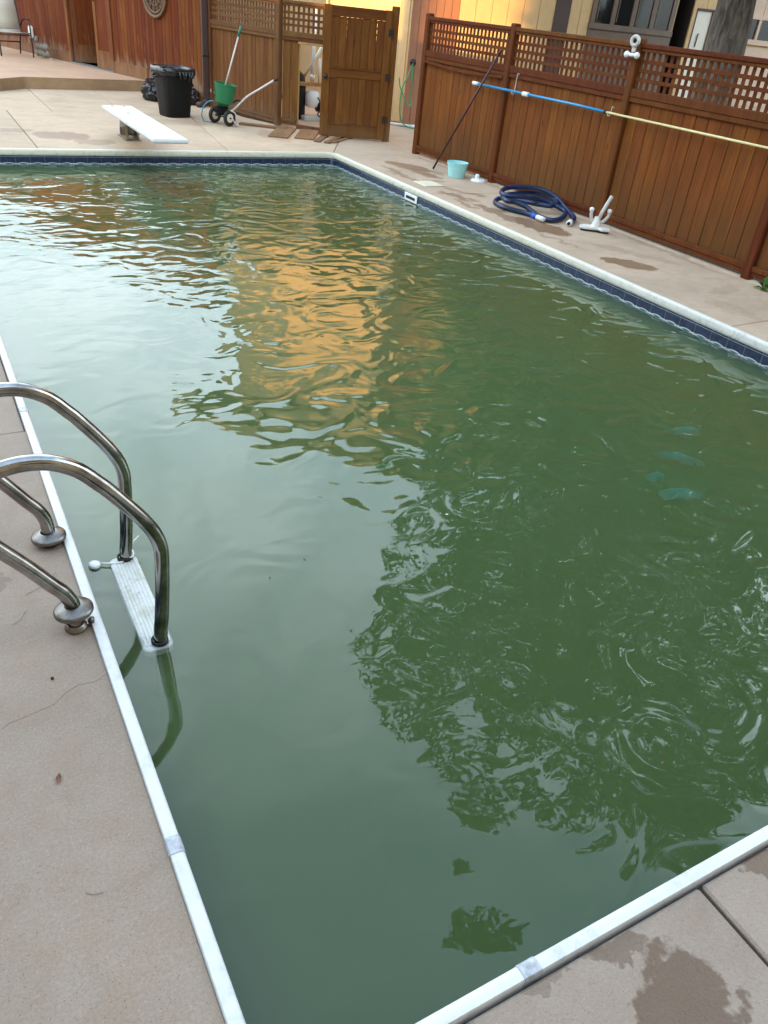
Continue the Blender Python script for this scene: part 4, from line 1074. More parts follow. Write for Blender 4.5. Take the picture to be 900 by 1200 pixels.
MB().tube(smoothpath([(0.02, 0.0, 0.012), (-0.005, 0.0, 0.10), (0.03, 0.0, 0.21), (0.10, -0.02, 0.275), (0.17, -0.04, 0.29)]), [0.010] * 25, 8).build('arc', M['blue_loop'], lp, True)
MB().tube([(0.02, 0, 0.010), (0.09, -0.05, 0.008), (0.16, -0.12, 0.008)], 0.008, 8).build('foot', M['blue_loop'], lp, True)

# ------------------------------------------------------------------ loose planks by the gate
def plank(label, a, b, w, z=0.0, th=0.02, tilt=0.0, mat='loose_wood'):
    a = Vector(a); b = Vector(b); d = b - a; L = d.length
    mb = MB().box((-w / 2, 0, 0), (w / 2, th, L))
    o = ob('loose_plank', meshdata('loose_plank', mb.v, mb.f, M[mat], bevel=0.003), None, (a.x, a.y, z + th), (R(90), 0, 0))
    o.rotation_euler = (R(90) , 0, math.atan2(d.y, d.x) + R(90)); o.rotation_euler.x = R(90)
    o.location = (a.x, a.y, z + 0.001)
    return tag(o, label, 'plank', 'loose planks lying near the gate')
plank('long red-brown plank lying on the concrete behind the spreader', (4.50, 12.56), (5.10, 12.16), 0.11, 0.0, 0.03)
plank('wide faded plank lying beside the doorway, left end of the row', (4.66, 11.42), (5.16, 12.28), 0.28, 0.0, 0.022)
plank('wide plank with a pale scrape in front of the doorway sill', (5.02, 11.32), (5.47, 12.12), 0.28, 0.0, 0.02)
plank('narrow plank next to the gate foot, poking toward the pool', (5.13, 11.12), (5.66, 11.86), 0.09, 0.0, 0.02)
plank('narrow dark plank closest to the pool corner under the gate', (5.24, 11.02), (5.86, 11.72), 0.085, 0.0, 0.025)
plank('thin plank strip lying between two other planks by the gate', (5.36, 11.06), (5.96, 11.62), 0.05, 0.0, 0.02)

# ------------------------------------------------------------------ right-hand deck things
mp = thing('maroon_pole', 'dark maroon pole leaning against the right fence', 'pole', (5.925, 9.23, 0))
MB().tube([(0, 0, 0.012), (0.325, -0.62, 1.375)], 0.013, 10).build('shaft', M['maroon_pole'], mp, True)
MB().tube([(0.322, -0.615, 1.365), (0.332, -0.635, 1.41)], 0.015, 10).build('end_cap', M['maroon_pole'], mp, True)
tp = thing('telescopic_pole', 'blue and pale yellow telescopic pool pole hung along the right fence', 'pole', (6.225, 8.99, 1.03))
MB().tube([(0, 0, 0), (0, -1.9, 0.01), (0, -2.36, 0.005)], 0.0135, 12).build('outer_tube', M['blue_pole'], tp, True)
MB().tube([(0, -2.30, 0.005), (0, -5.6, 0.01)], 0.0105, 12).build('inner_tube', M['yellow_pole'], tp, True)
MB().tube([(0, 0.03, 0), (0, -0.08, 0)], 0.021, 14).build('end_fitting', M['white_plastic'], tp, True)
MB().tube([(0, -0.98, 0.004), (0, -1.08, 0.004)], 0.024, 14).build('lock_collar', M['white_plastic'], tp, True)
MB().tube([(0, -2.34, 0.005), (0, -2.37, 0.005)], 0.017, 12).build('sleeve_end', M['dark_metal'], tp, True)
for y, h in ((-0.80, 0.17), (-2.42, 0.05)):
    MB().tube(smoothpath([(0.050, y, h), (0.020, y, h + 0.01), (0.015, y, h * 0.4), (0.0, y, -0.020), (-0.022, y, -0.018), (-0.024, y, 0.01)]), 0.005, 8).build('hook', M['grey_plastic'], tp, True)
bk = thing('bucket', 'pale cyan plastic bucket standing by the foot of the right fence', 'bucket', (5.985, 8.77, 0))
autosmooth(MB().lathe([(0.0, 0.0), (0.098, 0.0), (0.102, 0.004), (0.128, 0.162), (0.134, 0.166), (0.134, 0.174), (0.127, 0.174), (0.099, 0.012), (0.0, 0.010)], n=36, caps=False).build('body', M['cyan_plastic'], bk), 35)
MB().torus((0, 0, 0.150), 0.129, 0.004, 36, 6).build('rim_band', M['cyan_plastic'], bk, True)
wc = thing('float_cap', 'round white plastic cap with a raised knob on the concrete right of the bucket', 'cap', (6.135, 8.50, 0))
autosmooth(MB().lathe([(0.0, 0.0), (0.092, 0.0), (0.095, 0.008), (0.082, 0.028), (0.035, 0.034), (0.0, 0.034)], n=30, caps=False).build('disc', M['white_plastic'], wc), 35)
autosmooth(MB().lathe([(0.03, 0.034), (0.026, 0.075), (0.018, 0.082), (0.0, 0.082)], n=20, caps=False).build('knob', M['white_plastic'], wc, loc=(-0.012, 0.01, 0)), 35)
sk_ = thing('skimmer_lid', 'flat cream square skimmer lid set in the deck at the pool edge', 'lid', (5.335, 8.38, 0), R(3))
MB().box((-0.13, -0.14, 0.0), (0.13, 0.14, 0.008)).build('plate', M['cream'], sk_, bevel=0.003)
MB().box((-0.10, -0.11, 0.008), (0.10, 0.11, 0.011)).build('raised_panel', M['cream'], sk_, bevel=0.002)
# blue vacuum hose
HP = [(5.61, 6.62, .03), (5.6, 6.8, .03), (5.54, 6.96, .03), (5.5, 7.11, .03), (5.55, 7.31, .03), (5.66, 7.39, .05), (5.72, 7.28, .07), (5.79, 7.15, .075), (5.85, 6.99, .08), (5.96, 6.86, .085), (6.16, 7.0, .09), (6.2, 7.2, .10), (6.06, 7.33, .115), (5.78, 7.29, .12), (5.53, 7.16, .125), (5.43, 6.96, .125), (5.52, 6.92, .115), (5.61, 6.84, .085), (5.65, 6.69, .035), (5.69, 6.5, .03), (5.91, 6.59, .03), (6.07, 6.75, .05), (6.03, 6.87, .085), (5.93, 6.96, .12), (5.66, 7.0, .15), (5.49, 7.05, .155), (5.52, 7.19, .16), (5.69, 7.32, .175), (5.91, 7.32, .18), (6.11, 7.25, .17), (6.21, 7.1, .12), (6.20, 6.89, .05), (6.05, 6.57, .03), (5.86, 6.40, .03)]
h0 = (5.83, 6.95, 0)
vh = thing('vacuum_hose', 'thick navy blue pool vacuum hose coiled beside the right fence', 'hose', h0)
pts = smoothpath(rel(HP, h0), 14)
rr = [0.0245 + 0.0016 * (1 if i % 2 else -1) for i in range(len(pts))]
def hose_mat():
    a = N('navy_blue_ribbed_hose'); n = a.noise(a.obj(), 9, 3)
    a.principled(a.ramp(n, [(0.3, (0.004, 0.014, 0.050)), (0.7, (0.010, 0.032, 0.10))]), 0.38); return a.m
MB().tube(pts, rr, 12).build('hose', hose_mat(), vh, True)
def dirv(a, b): return (Vector(b) - Vector(a)).normalized()
p0, p1 = pts[0], pts[4]; e = dirv(p1, p0)
MB().tube([p0 - e * 0.02, p0 + e * 0.09], 0.026, 14).build('cuff', M['white_plastic'], vh, True)
MB().tube([p0 - e * 0.10, p0 - e * 0.02], 0.0265, 14).build('swivel', plain('bright_blue_cuff', (0.01, 0.08, 0.42), 0.4), vh, True)
p0, p1 = pts[-1], pts[-5]; e = dirv(p1, p0)
MB().tube([p0 - e * 0.01, p0 + e * 0.085], 0.030, 16).build('cuff', M['white_plastic'], vh, True)
MB().tube([p0 + e * 0.0851, p0 + e * 0.0865], 0.018, 14).build('cuff_hole', M['dark_inside'], vh)
# vacuum head
vc = thing('pool_vacuum', 'white and grey pool vacuum head with an upright pipe near the right fence', 'vacuum head', (5.97, 6.16, 0), R(-32))
autosmooth(MB().prism([(-0.15, -0.03), (-0.10, -0.06), (0.03, -0.06), (0.06, -0.10), (0.15, -0.09), (0.155, -0.02), (0.06, 0.02), (0.02, 0.05), (-0.10, 0.05), (-0.15, 0.02)], 0.02, 0.05).build('base_plate', M['white_plastic'], vc, bevel=0.010, seg=2))
MB().prism([(-0.14, -0.02), (-0.10, -0.05), (0.03, -0.05), (0.07, -0.09), (0.14, -0.08), (0.145, -0.03), (0.05, 0.01), (0.02, 0.04), (-0.10, 0.04)], 0.001, 0.0195).build('brush_strip', M['black_rubber'], vc)
MB().tube([(0.01, 0.0, 0.05), (0.045, 0.0, 0.18), (0.105, -0.01, 0.35)], 0.019, 14).build('upright_pipe', M['grey_plastic'], vc, True)
autosmooth(MB().lathe([(0.045, 0.0), (0.04, 0.04), (0.024, 0.09), (0.0, 0.09)], n=18, caps=False).build('socket', M['white_plastic'], vc, loc=(0.01, 0.0, 0.05)))
for s in (-1, 1):
    MB().tube(smoothpath([(0.02, 0.0, 0.08), (0.02 + s * 0.055, 0.0, 0.10), (0.03 + s * 0.085, 0.0, 0.15), (0.03 + s * 0.09, 0.0, 0.19)]), 0.017, 10).build('arm', M['grey_plastic'], vc, True)
    MB().lathe([(0.0, -0.024), (0.020, -0.016), (0.025, 0.0), (0.020, 0.016), (0.0, 0.024)], n=16, caps=False).build('arm_knob', M['white_plastic'], vc, True, loc=(0.03 + s * 0.09, 0.0, 0.205))
# ornament on the third post
on = thing('post_ornament', 'grey ring ornament above a white bone shape fixed to the top of a fence post', 'ornament', (6.252, 6.45, 1.55), R(-75))
RZm = Matrix.Rotation(R(90), 3, 'X')
MB().torus((0, -0.03, 0.115), 0.037, 0.017, 26, 10, RZm).build('ring', M['grey_plastic'], on, True)
MB().lathe([(0.0, 0), (0.03, 0), (0.03, 0.005), (0.0, 0.005)], n=18, M=RZm, caps=False).build('ring_back', M['dark_inside'], on, True, loc=(0, -0.02, 0.115))
MB().box((-0.02, -0.035, 0.02), (0.02, -0.005, 0.085)).build('bracket', M['grey_plastic'], on, bevel=0.008)
MB().tube([(-0.05, -0.035, 0.0), (0.05, -0.035, 0.0)], 0.017, 10).build('bar', M['white_plastic'], on, True)
for s in (-1, 1):
    MB().lathe([(0.0, -0.03), (0.020, -0.022), (0.030, 0.0), (0.020, 0.022), (0.0, 0.03)], n=16, caps=False).build('bone_end', M['white_plastic'], on, True, loc=(s * 0.055, -0.035, 0.0))
# patio chair
ch = thing('patio_chair', 'cream sling patio chair with a dark curved metal frame by the red wall', 'chair', (2.22, 19.45, 0.176), R(12))
def sling(profile, name):
    vs = []; fs = []
    for (y, z) in profile: vs += [(-0.27, y, z), (0.27, y, z), (-0.27, y + 0.012, z - 0.006), (0.27, y + 0.012, z - 0.006)]
    for i in range(len(profile) - 1):
        a, b = 4 * i, 4 * i + 4; fs += [(a, a + 1, b + 1, b), (a + 2, b + 2, b + 3, a + 3), (a, b, b + 2, a + 2), (a + 1, a + 3, b + 3, b + 1)]
    fs += [(0, 2, 3, 1), (4 * len(profile) - 4, 4 * len(profile) - 3, 4 * len(profile) - 1, 4 * len(profile) - 2)]
    ob(name, meshdata(name, vs, fs, M['sling'], True), ch)
sling([(0.16, 0.46), (0.19, 0.60), (0.24, 0.78), (0.30, 0.96)], 'back_sling')
sling([(-0.30, 0.42), (-0.22, 0.425), (-0.05, 0.40), (0.10, 0.40), (0.155, 0.45)], 'seat_sling')
for s in (-1, 1):
    x = s * 0.285
    MB().tube(smoothpath([(x, -0.32, 0.415), (x, -0.05, 0.39), (x, 0.10, 0.39), (x, 0.17, 0.46), (x, 0.24, 0.78), (x, 0.31, 0.99)]), 0.014, 8).build('side_frame', M['chair_metal'], ch, True)
    xo = s * 0.31
    MB().tube(smoothpath([(xo, -0.30, 0.01), (xo, -0.30, 0.35), (xo, -0.29, 0.60), (xo, -0.20, 0.645), (xo, 0.02, 0.63), (xo, 0.22, 0.50), (xo, 0.36, 0.22), (xo, 0.42, 0.01)]), 0.015, 8).build('arm_leg', M['chair_metal'], ch, True)
    MB().box((-0.028, -0.16, -0.008), (0.028, 0.16, 0.008)).build('armrest', M['chair_metal'], ch, bevel=0.006, loc=(xo, -0.12, 0.65))
MB().tube([(-0.31, 0.36, 0.22), (0.31, 0.36, 0.22)], 0.012, 8).build('rear_stretcher', M['chair_metal'], ch, True)
MB().tube([(-0.31, -0.29, 0.38), (0.31, -0.29, 0.38)], 0.012, 8).build('front_stretcher', M['chair_metal'], ch, True)
# rack of grey stones
rs = thing('stone_rack', 'small rack of weathered grey stones leaning on the red wall beside the chair', 'rack', (2.80, 19.28, 0.176), math.atan2(D_.y, D_.x) + math.pi)
MB().box((-0.26, 0.0, 0.0), (0.26, 0.03, 0.03)).build('tray', M['white_paint'], rs, bevel=0.004)
MB().tube([(-0.25, 0.0, 0.02), (-0.29, 0.06, 0.34)], 0.012, 6).build('upright', M['chair_metal'], rs, True)
rz = random.Random(4)
for k in range(11):
    bm = bmesh.new(); bmesh.ops.create_icosphere(bm, subdivisions=2, radius=1)
    sd_ = rz.uniform(0, 50)
    for v in bm.verts: v.co = Vector((v.co.x * 0.062, v.co.y * 0.035, v.co.z * 0.072)) * (1 + 0.35 * noise.noise(v.co * 1.7 + Vector((sd_, 0, 0))))
    me = bpy.data.meshes.new('stone'); bm.to_mesh(me); bm.free(); me.materials.append(M['stone'])
    for f in me.polygons: f.use_smooth = True
    ob('stone', me, rs, (-0.20 + 0.10 * (k % 5) + rz.uniform(-.02, .02), -0.03, 0.08 + 0.11 * (k // 5) + rz.uniform(-.01, .02)), (0, rz.uniform(-.6, .6), 0))
# weed at the right end of the fence
wd_ = thing('weed', 'small bright green weed growing at the foot of the right fence, far right', 'weed', (6.20, 4.22, 0))
rz = random.Random(2); 
for k in range(11):
    t = rz.uniform(0, 6.28); L = rz.uniform(0.09, 0.19); el = rz.uniform(0.3, 1.2); d = Vector((math.cos(t) * math.cos(el), math.sin(t) * math.cos(el), math.sin(el))); s = d.cross(Vector((0, 0, 1))).normalized() * L * 0.2
    vs = [Vector((0, 0, 0.0)), d * L * .5 + s, d * L * .5 - s, d * L - Vector((0, 0, L * .25)), d * L * .5 + Vector((0, 0, .006))]
    ob('leaf', meshdata('leaf', vs, [(0, 1, 4), (0, 4, 2), (1, 3, 4), (4, 3, 2)], M['weed'], True), wd_)
# twigs and a dry leaf on the near deck
def twig(label, a, b, r=0.00055):
    a = Vector(a + (0.003,)); b = Vector(b + (0.003,)); mid = (a + b) / 2 + Vector(((b - a).y, -(b - a).x, 0)) * 0.10
    o = MB().tube(smoothpath([a - a, mid - a, b - a], 4), r, 5).build('twig', M['twig'], None, True, loc=a)
    return tag(o, label, 'twig', 'twigs on the left deck')
twig('thin twig lying between the two handrail feet', (0.06, 2.27), (0.17, 2.36))
twig('short twig on the concrete left of the nearer handrail foot', (0.0, 2.13), (0.05, 2.19))
twig('short dark twig below the dry leaf on the left deck', (0.03, 1.14), (0.065, 1.125))
dl = MB(); Lf = 0.014
vs = [(0, -Lf, .002), (-.006, -.006, .006), (-.007, .006, .004), (0, Lf, .010), (.007, .005, .007), (.006, -.008, .002), (0, 0, .002)]
dl.add(vs, [(0, 1, 6), (1, 2, 6), (2, 3, 6), (3, 4, 6), (4, 5, 6), (5, 0, 6)])
o = dl.build('dry_leaf', M['leaf_dry'], None, True, loc=(0.03, 1.48, 0.002), rot=(0, 0, R(-20))); tag(o, 'tiny curled reddish dry leaf on the left deck', 'leaf')
for (x, y) in ((0.075, 1.85),): 
    bm = bmesh.new(); bmesh.ops.create_icosphere(bm, subdivisions=2, radius=0.005); me = bpy.data.meshes.new('seed'); bm.to_mesh(me); bm.free(); me.materials.append(M['twig'])
    o = ob('seed', me, None, (x, y, 0.004)); tag(o, 'tiny dark seed on the concrete below the nearer handrail foot', 'seed')

# turquoise patches laid just under the surface, and bits floating on it
tq = thing('turquoise_patches', 'pale turquoise patches just under the green water at mid right', 'sheet', (3.40, 2.47, ZW))
mt = plain('pale_turquoise', (0.10, 0.36, 0.32), 0.7, var=0.15)
rz = random.Random(6)
for (x, y, a, b, t) in ((0.35, 0.27, 0.12, 0.055, -0.2), (0.05, 0.02, 0.13, 0.045, -0.9), (-0.25, -0.09, 0.07, 0.035, 0.0), (-0.24, -0.27, 0.12, 0.065, -0.2)):
    n = 26; vs = [(0, 0, 0.012)]; fs = []
    for i in range(n):
        q = 2 * math.pi * i / n; k = 1 + 0.28 * noise.noise(Vector((math.cos(q) * 1.6 + x * 9, math.sin(q) * 1.6, y * 7)))
        X, Y = a * k * math.cos(q), b * k * math.sin(q); vs.append((X * math.cos(t) - Y * math.sin(t), X * math.sin(t) + Y * math.cos(t), -0.03 * rz.uniform(0.5, 1.4)))
    fs = [(0, 1 + i, 1 + (i + 1) % n) for i in range(n)]
    ob('turquoise_patch', meshdata('turquoise_patch', vs, fs, mt, True), tq, (x, y, -0.052))
lf_ = []
for k in range(16):
    x, y = rz.uniform(0.5, 4.6), rz.uniform(0.9, 4.6) if k < 11 else rz.uniform(4.6, 9.0)
    L = rz.uniform(0.006, 0.013) * (1 if k < 11 else 1.7); w = L * rz.uniform(0.35, 0.7)
    mb = MB().add([(-L, 0, 0.001), (0, -w, 0.0005), (L, 0, 0.003), (0, w, 0.001), (0, 0, 0.0035)], [(0, 1, 4), (1, 2, 4), (2, 3, 4), (3, 0, 4)])
    o = mb.build('floating_leaf', M['leaf_dry'] if k % 3 else M['cream'], None, loc=(x, y, ZW + 0.001), rot=(0, 0, rz.uniform(0, 6)))
    tag(o, 'tiny leaf scrap floating on the green pool water', 'leaf', 'leaf scraps floating on the pool')

# ------------------------------------------------------------------ trees
def trunk_mesh(base, pts, radii, seed, n=56, name='trunk', amp=0.05, sub=5):
    P = smoothpath(pts, sub); Rr = []
    k = len(P) - 1
    for i in range(len(P)):
        t = i / k * (len(radii) - 1); a = int(min(len(radii) - 2, t)); Rr.append(radii[a] + (radii[a + 1] - radii[a]) * (t - a))
    mb = MB().tube(P, Rr, n)
    out = []
    for i, v in enumerate(mb.v):
        c = P[min(k, i // n)]; d = Vector(v) - c
        q = Vector((d.x * 9, d.y * 9, v[2] * 1.6 + seed))
        rdg = 1 - abs(noise.noise(q)) * 2.2 + 0.4 * noise.noise(q * 3)
        out.append(tuple(c + d * (1 + amp * rdg)))
    mb.v = out
    return mb
def leaves(blobs, per_m2, size, seed, surf=0.75):
    rs_ = np.random.RandomState(seed); V = []; F = []; base = 0
    for (x, y, z, r) in blobs:
        n = int(per_m2 * 4 * r * r) + 10
        d = rs_.normal(size=(n, 3)); d /= np.linalg.norm(d, axis=1)[:, None]
        rad = r * (rs_.uniform(0.15, 1.0, n) ** 0.5) * rs_.uniform(0.88, 1.08, n)
        c = np.array([x, y, z]) + d * rad[:, None] * np.array([1, 1, 0.85])
        u = rs_.normal(size=(n, 3)); u[:, 2] *= 0.6; u /= np.linalg.norm(u, axis=1)[:, None]
        w = rs_.normal(size=(n, 3)); w -= u * (w * u).sum(1)[:, None]; w /= np.linalg.norm(w, axis=1)[:, None]
        s = size * rs_.uniform(0.6, 1.35, n)[:, None]
        q = np.stack([c - u * s, c + w * s * 0.42, c + u * s, c - w * s * 0.42], 1).reshape(-1, 3)
        V.append(q); F.append((np.arange(n * 4).reshape(n, 4) + base)); base += n * 4
    V = np.concatenate(V); F = np.concatenate(F)
    me = bpy.data.meshes.new('crown')
    me.vertices.add(len(V)); me.vertices.foreach_set('co', V.ravel().astype('f'))
    me.loops.add(len(F) * 4); me.loops.foreach_set('vertex_index', F.ravel().astype('i'))
    me.polygons.add(len(F)); me.polygons.foreach_set('loop_start', (np.arange(len(F)) * 4).astype('i')); me.polygons.foreach_set('loop_total', np.full(len(F), 4, 'i'))
    me.update(calc_edges=True); me.validate()
    return me
BLOBS = [(10.27,5.53,9.92,0.5),(10.27,5.36,3.1,0.3),(7.53,5.1,6.14,0.2),(11.0,8.22,5.02,0.25),(7.98,10.43,6.66,0.58),(10.63,7.09,5.05,0.49),(6.61,6.94,3.67,0.22),(7.64,7.6,9.02,0.26),(7.78,8.09,6.05,0.46),(5.82,5.92,5.35,0.34),(5.91,5.32,5.71,0.19),(8.89,9.01,7.58,0.43),(10.16,5.8,2.72,0.4),(6.76,6.27,7.36,0.45),(9.74,3.71,5.45,0.26),(9.65,9.28,6.58,0.45),(10.25,8.54,8.51,0.3),(8.34,4.29,7.96,0.24),(9.38,5.04,5.89,0.28),(7.44,10.39,8.47,0.6),(7.53,4.66,5.04,0.25),(5.99,5.84,8.47,0.43),(9.74,3.86,8.06,0.39),(9.19,5.06,4.73,0.36),(7.13,4.76,7.66,0.37),(9.01,3.03,5.42,0.29),(9.08,7.1,5.12,0.4),(9.2,3.84,6.35,0.38),(10.09,7.28,8.77,0.32),(10.99,4.32,5.83,0.38),(10.38,6.56,4.34,0.42),(10.81,6.6,7.09,0.43),(5.5,7.39,6.12,0.37),(9.16,4.78,7.14,0.23),(6.25,6.97,3.73,0.23),(9.0,7.52,6.76,0.42),(6.83,6.48,4.35,0.28),(10.69,5.28,5.48,0.23),(6.88,5.05,8.37,0.37),(6.88,9.16,10.14,0.46),(10.99,3.69,6.61,0.3),(9.59,4.34,4.41,0.28),(8.35,7.69,6.03,0.5),(10.61,6.83,7.48,0.34),(8.73,10.61,7.62,0.34),(7.59,4.31,5.67,0.34),(9.5,5.4,4.52,0.32),(6.7,6.91,7.07,0.34),(8.64,4.22,5.92,0.2),(8.53,6.94,8.39,0.45),(9.0,3.5,6.36,0.29),(7.69,5.85,6.68,0.34),(9.15,6.34,2.91,0.38),(4.9,7.33,5.28,0.21),(7.09,4.13,6.59,0.37),(8.87,5.75,7.9,0.3),(8.41,6.09,2.92,0.33),(11.23,4.83,6.4,0.31),(7.51,9.84,5.12,0.52),(9.99,5.7,3.45,0.34),(6.56,7.97,5.85,0.38),(8.81,9.01,5.11,0.48),(10.19,5.04,5.72,0.42),(8.53,5.35,6.81,0.4),(9.9,3.75,6.29,0.3),(6.65,6.36,5.14,0.4),(5.99,6.89,4.04,0.29),(10.86,5.49,9.24,0.4),(7.86,3.91,6.61,0.23),(8.31,3.78,6.57,0.23),(7.13,5.57,4.37,0.2),(7.05,5.47,4.71,0.3),(9.06,10.37,5.65,0.44),(6.7,3.47,6.7,0.22),(8.35,5.94,6.37,0.36),(7.47,9.53,4.62,0.35),(7.61,8.01,3.94,0.32),(8.56,4.31,7.78,0.35),(10.92,7.04,5.93,0.27),(6.41,5.69,4.34,0.25),(5.99,8.87,8.62,0.31),(6.64,4.17,7.88,0.28),(6.59,5.58,8.12,0.28),(8.73,3.53,5.53,0.27),(8.91,4.08,4.96,0.19),(8.31,8.78,7.56,0.41),(9.98,3.34,6.67,0.35),(7.71,4.36,5.03,0.24),(9.62,4.41,3.63,0.33),(10.87,4.95,8.6,0.51),(8.99,4.02,8.61,0.4),(5.75,6.93,6.57,0.43),(10.26,6.87,6.73,0.28),(9.96,5.01,3.63,0.26),(8.52,4.09,9.17,0.27),(10.44,6.13,4.58,0.24),(9.89,8.74,8.6,0.46),(9.25,10.25,7.67,0.49),(6.71,8.16,9.06,0.45),(6.19,6.77,8.64,0.45),(10.76,5.2,3.03,0.22),(6.39,4.7,6.25,0.34),(6.42,5.52,5.79,0.27),(8.19,3.75,7.22,0.33),(5.74,8.59,7.63,0.51),(7.03,8.01,7.38,0.35),(7.41,6.17,6.07,0.23),(6.67,8.15,6.95,0.31),(5.76,5.74,6.94,0.23),(10.09,9.52,5.01,0.38),(10.67,5.55,2.63,0.24),(10.79,6.93,4.29,0.35),(6.61,4.67,5.67,0.35),(9.38,8.55,9.68,0.52),(7.32,5.32,8.03,0.35),(6.39,9.6,5.09,0.28),(6.82,9.52,4.79,0.33),(7.35,9.28,4.68,0.37),(7.06,9.21,5.36,0.29),(8.04,8.89,4.51,0.39),(8.65,8.47,4.23,0.39),(9.27,7.92,3.81,0.4),(9.89,7.17,3.37,0.4),(10.28,6.42,3.5,0.39),(10.49,5.76,3.93,0.39),(6.24,9.28,6.03,0.27),(6.56,9.32,5.67,0.29),(8.47,8.7,3.91,0.32),(7.66,9.26,4.05,0.26),(8.98,8.26,3.07,0.28),(11.07,6.82,2.14,0.26),(8.81,7.23,3.04,0.26),(10.24,7.34,2.99,0.27),(10.54,7.61,2.56,0.27),(7.73,9.18,2.78,0.27),(7.5,6.3,2.89,0.23),(7.6,7.39,3.16,0.25),(9.42,6.77,3.12,0.26),(9.29,9.1,2.89,0.29),(7.94,7.9,2.98,0.26),(10.05,8.24,2.69,0.28),(8.2,6.4,3.02,0.24),(11.35,6.34,2.05,0.26),(8.93,6.08,3.09,0.24),(10.85,7.17,2.75,0.27),(11.47,6.13,2.91,0.27),(8.71,9.11,2.93,0.28),(7.56,6.85,2.8,0.24),(11.15,6.69,2.91,0.27),(7.24,10.07,2.96,0.29),(9.79,8.55,2.9,0.29),(10.83,5.62,2.98,0.25),(10.4,5.57,3.15,0.25),(10.76,7.3,2.26,0.27),(9.71,5.58,2.91,0.24),(9.92,7.77,2.91,0.28),(7.35,9.49,2.83,0.28),(7.93,8.46,3.04,0.27),(8.98,5.63,2.8,0.23),(11.34,6.36,2.59,0.26),(10.18,6.35,2.95,0.26),(7.16,7.54,2.93,0.25),(4.67,4.2,8.95,0.24),(5.12,4.09,8.95,0.33),(5.22,3.88,8.95,0.22),(5.21,5.01,8.95,0.14),(4.88,4.07,8.95,0.26)]
T0 = (8.76, 7.56, 0)
tr = thing('oak_tree', 'big old tree with furrowed bark behind the right fence, its crown hanging over the pool', 'tree', T0)
trunk_mesh(T0, [(0, 0, -0.1), (0.02, 0, 1.0), (0.0, 0.02, 2.2), (-0.1, 0, 3.4), (-0.3, -0.1, 5.0), (-0.5, -0.2, 7.0), (-0.6, -0.4, 9.0)], [0.34, 0.23, 0.205, 0.20, 0.17, 0.12, 0.05], 2.0, amp=0.06, sub=10).build('trunk', M['bark'], tr, True)
bl = [(b[0], b[1], b[2], b[3] * (1.28 if i < len(BLOBS) - 5 else 1.1)) for i, b in enumerate(BLOBS)]
rz = random.Random(21)
for k in range(60):       # the rest of the crown, away from the pool
    a = rz.uniform(0, 2 * math.pi); q = rz.uniform(0.2, 1.0) ** .5
    x, y, z = 8.9 + 4.6 * q * math.cos(a), 7.4 + 4.6 * q * math.sin(a), rz.uniform(4.6, 11.5)
    if x < 8.2: continue
    bl.append((x, y, z, rz.uniform(0.5, 0.9)))
limbs = MB()
for i, (x, y, z, r) in enumerate(bl):
    if i % 4 and r < 0.75: continue
    thin = len(BLOBS) - 5 <= i < len(BLOBS)
    if thin and i != len(BLOBS) - 4: continue
    zt = max(2.4, min(8.0, z - rz.uniform(1.5, 3.0))); k = (zt - 2.2) / 6.8
    s0 = Vector((-0.6 * k, -0.35 * k, zt)); e0 = Vector((x - T0[0], y - T0[1], z)); md = (s0 + e0) / 2 + Vector((rz.uniform(-.3, .3), rz.uniform(-.3, .3), rz.uniform(0.1, .5)))
    limbs.tube(smoothpath([s0, md, e0], 5), [(0.03 if thin else 0.085) * (1 - 0.88 * j / 10) for j in range(11)], 6, False)
limbs.build('limbs', M['bark'], tr, True)
cr = leaves(bl, 105, 0.12, 5); cr.materials.append(M['leaf'])
ob('crown', cr, tr, (-T0[0], -T0[1], 0))
T1 = (11.55, 8.25, 0)
t2 = thing('oak_tree', 'second darker trunk behind the fence at the far right edge', 'tree', T1)
trunk_mesh(T1, [(0, 0, -0.1), (0.05, 0, 1.2), (0.16, -0.05, 2.4), (0.30, -0.1, 4.2), (0.4, -0.1, 6.5)], [0.42, 0.36, 0.33, 0.26, 0.08], 7.0, amp=0.06, sub=10).build('trunk', M['bark'], t2, True)
b2 = [(12.0 + rz.uniform(-2.2, 2.2), 8.2 + rz.uniform(-2.2, 2.2), rz.uniform(5.0, 9.0), rz.uniform(0.5, 0.9)) for k in range(38)]
cr = leaves(b2, 130, 0.09, 8); cr.materials.append(M['leaf']); ob('crown', cr, t2, (-T1[0], -T1[1], 0))

# ------------------------------------------------------------------ unseen houses and trees added to shade the yard
sx, sy = math.sin(R(SUN_AZ)), math.cos(R(SUN_AZ))
S_, E_ = Vector((sx, sy, 0)), Vector((-sy, sx, 0))
ctr = S_ * 11.5 + E_ * -12.6
nh = thing('sun_block_house', 'unseen low house with a long grey-brown roof, added left of the pool to block the sun', 'house', (ctr.x, ctr.y, 0), math.atan2(E_.y, E_.x))  # added blocker: its ridge sets the lower edge of the sunlit patch
MB().box((-13.0, -2.5, 0.0), (10, 2.5, 3.0)).build('wall', M['siding_pink'], nh)
rv = [(-13.6, -3.1, 3.001), (10.6, -3.1, 3.001), (10.6, 3.1, 3.001), (-13.6, 3.1, 3.001), (-13.6, 0, 5.15), (10.6, 0, 5.15)]
ob('roof', meshdata('roof', rv, [(0, 3, 2, 1), (0, 1, 5, 4), (2, 3, 4, 5), (1, 2, 5), (3, 0, 4)], M['roof']), nh)
for x in (-9, -5, -1, 3, 7):
    for s in (-1, 1): MB().box((-0.6, 2.502 * s - 0.02, 1.0), (0.6, 2.502 * s + 0.02, 2.2)).build('window', M['glass'], nh, loc=(x, 0, 0))
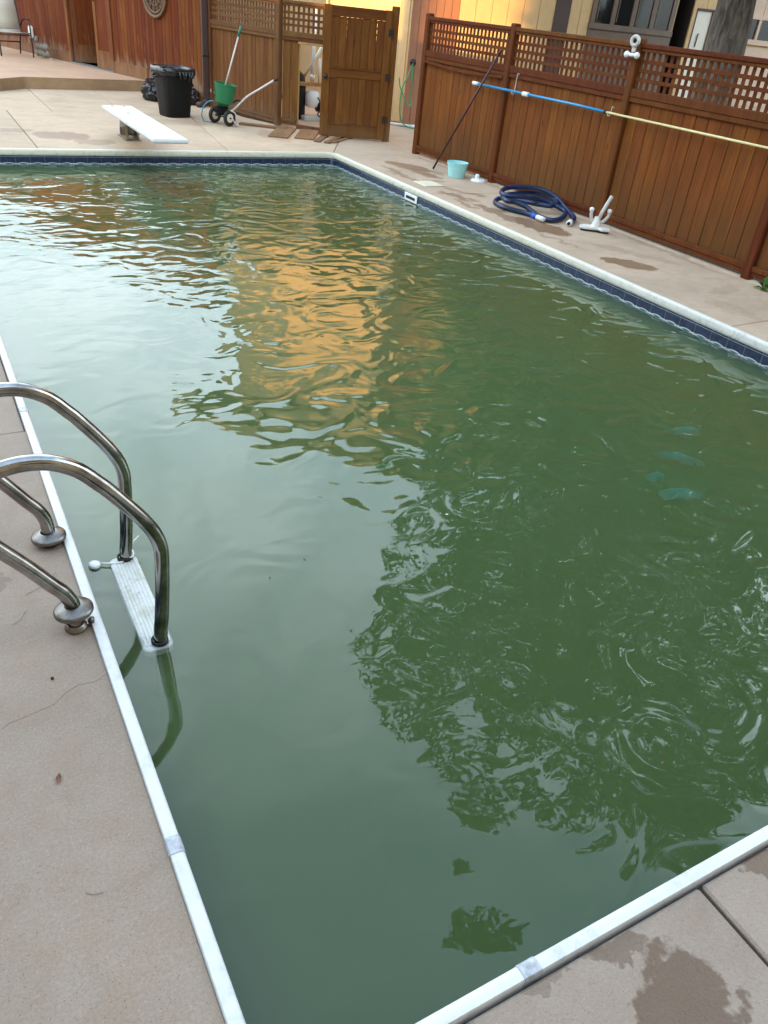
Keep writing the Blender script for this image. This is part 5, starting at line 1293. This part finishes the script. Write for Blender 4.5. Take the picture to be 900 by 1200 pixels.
def back_tree(label, a, q, z0, z1, rad, n, k, size=0.30):  # added trees, placed to trim the sunlit patch on the beige house
    c = S_ * a + E_ * q
    t = thing('sun_block_tree', label, 'tree', c, 0, 'unseen trees added to block the sun')
    trunk_mesh(c, [(0, 0, -0.1), (0.05, 0.1, z0 * .4), (0.0, 0, z0), (0, 0, (z0 + z1) / 2)], [0.3, 0.24, 0.18, 0.06], k * 3.0, 14, sub=4).build('trunk', M['bark'], t, True)
    bb = [(c.x + rz.uniform(-rad, rad), c.y + rz.uniform(-rad, rad), rz.uniform(z0, z1), rz.uniform(0.9, 1.5)) for i in range(n)]
    cr = leaves(bb, 22, size, 30 + k); cr.materials.append(M['leaf_b']); ob('crown', cr, t, (-c.x, -c.y, 0))
back_tree('unseen broad leafy tree added over the far left end of the low house', 16.0, -20.5, 10.0, 17.0, 3.3, 36, 0)
back_tree('unseen broad leafy tree added over the middle of the low house', 16.0, -15.7, 8.7, 17.0, 3.3, 36, 1)
back_tree('unseen broad leafy tree added over the near end of the low house', 16.0, -10.5, 9.7, 17.0, 3.3, 36, 2)
back_tree('unseen low dense tree added against the near end of the low house', 11.5, -6.5, 2.2, 11.0, 2.2, 60, 3)
back_tree('unseen slim dense tree added between the low house and the low tree', 12.0, -8.35, 2.0, 10.0, 0.7, 64, 5)
back_tree('unseen low dense tree added past the near end of the low house', 12.5, -1.5, 2.2, 11.0, 2.6, 60, 4)
oh = thing('light_block_house', 'unseen two-storey tan house added behind the near end of the pool to cut its light', 'house', (0.5, -2.3, 0))  # added house, cuts sky light and low sun over the near deck
MB().box((-20.0, -8.0, 0.0), (11.0, 0.0, 6.2)).build('wall', M['soffit'], oh)
MB().prism([(-20.6, -8.6), (11.6, -8.6), (11.6, 0.5), (-20.6, 0.5)], 6.201, 6.45).build('roof', M['roof'], oh)
for x in (-18, -14, -10.5, -7, -3.5, 0.5, 4.5, 8.5):
    for z in (1.0, 4.0): MB().box((-0.75, 0.002, 0.0), (0.75, 0.05, 1.35)).build('window', M['glass'], oh, loc=(x, 0, z))
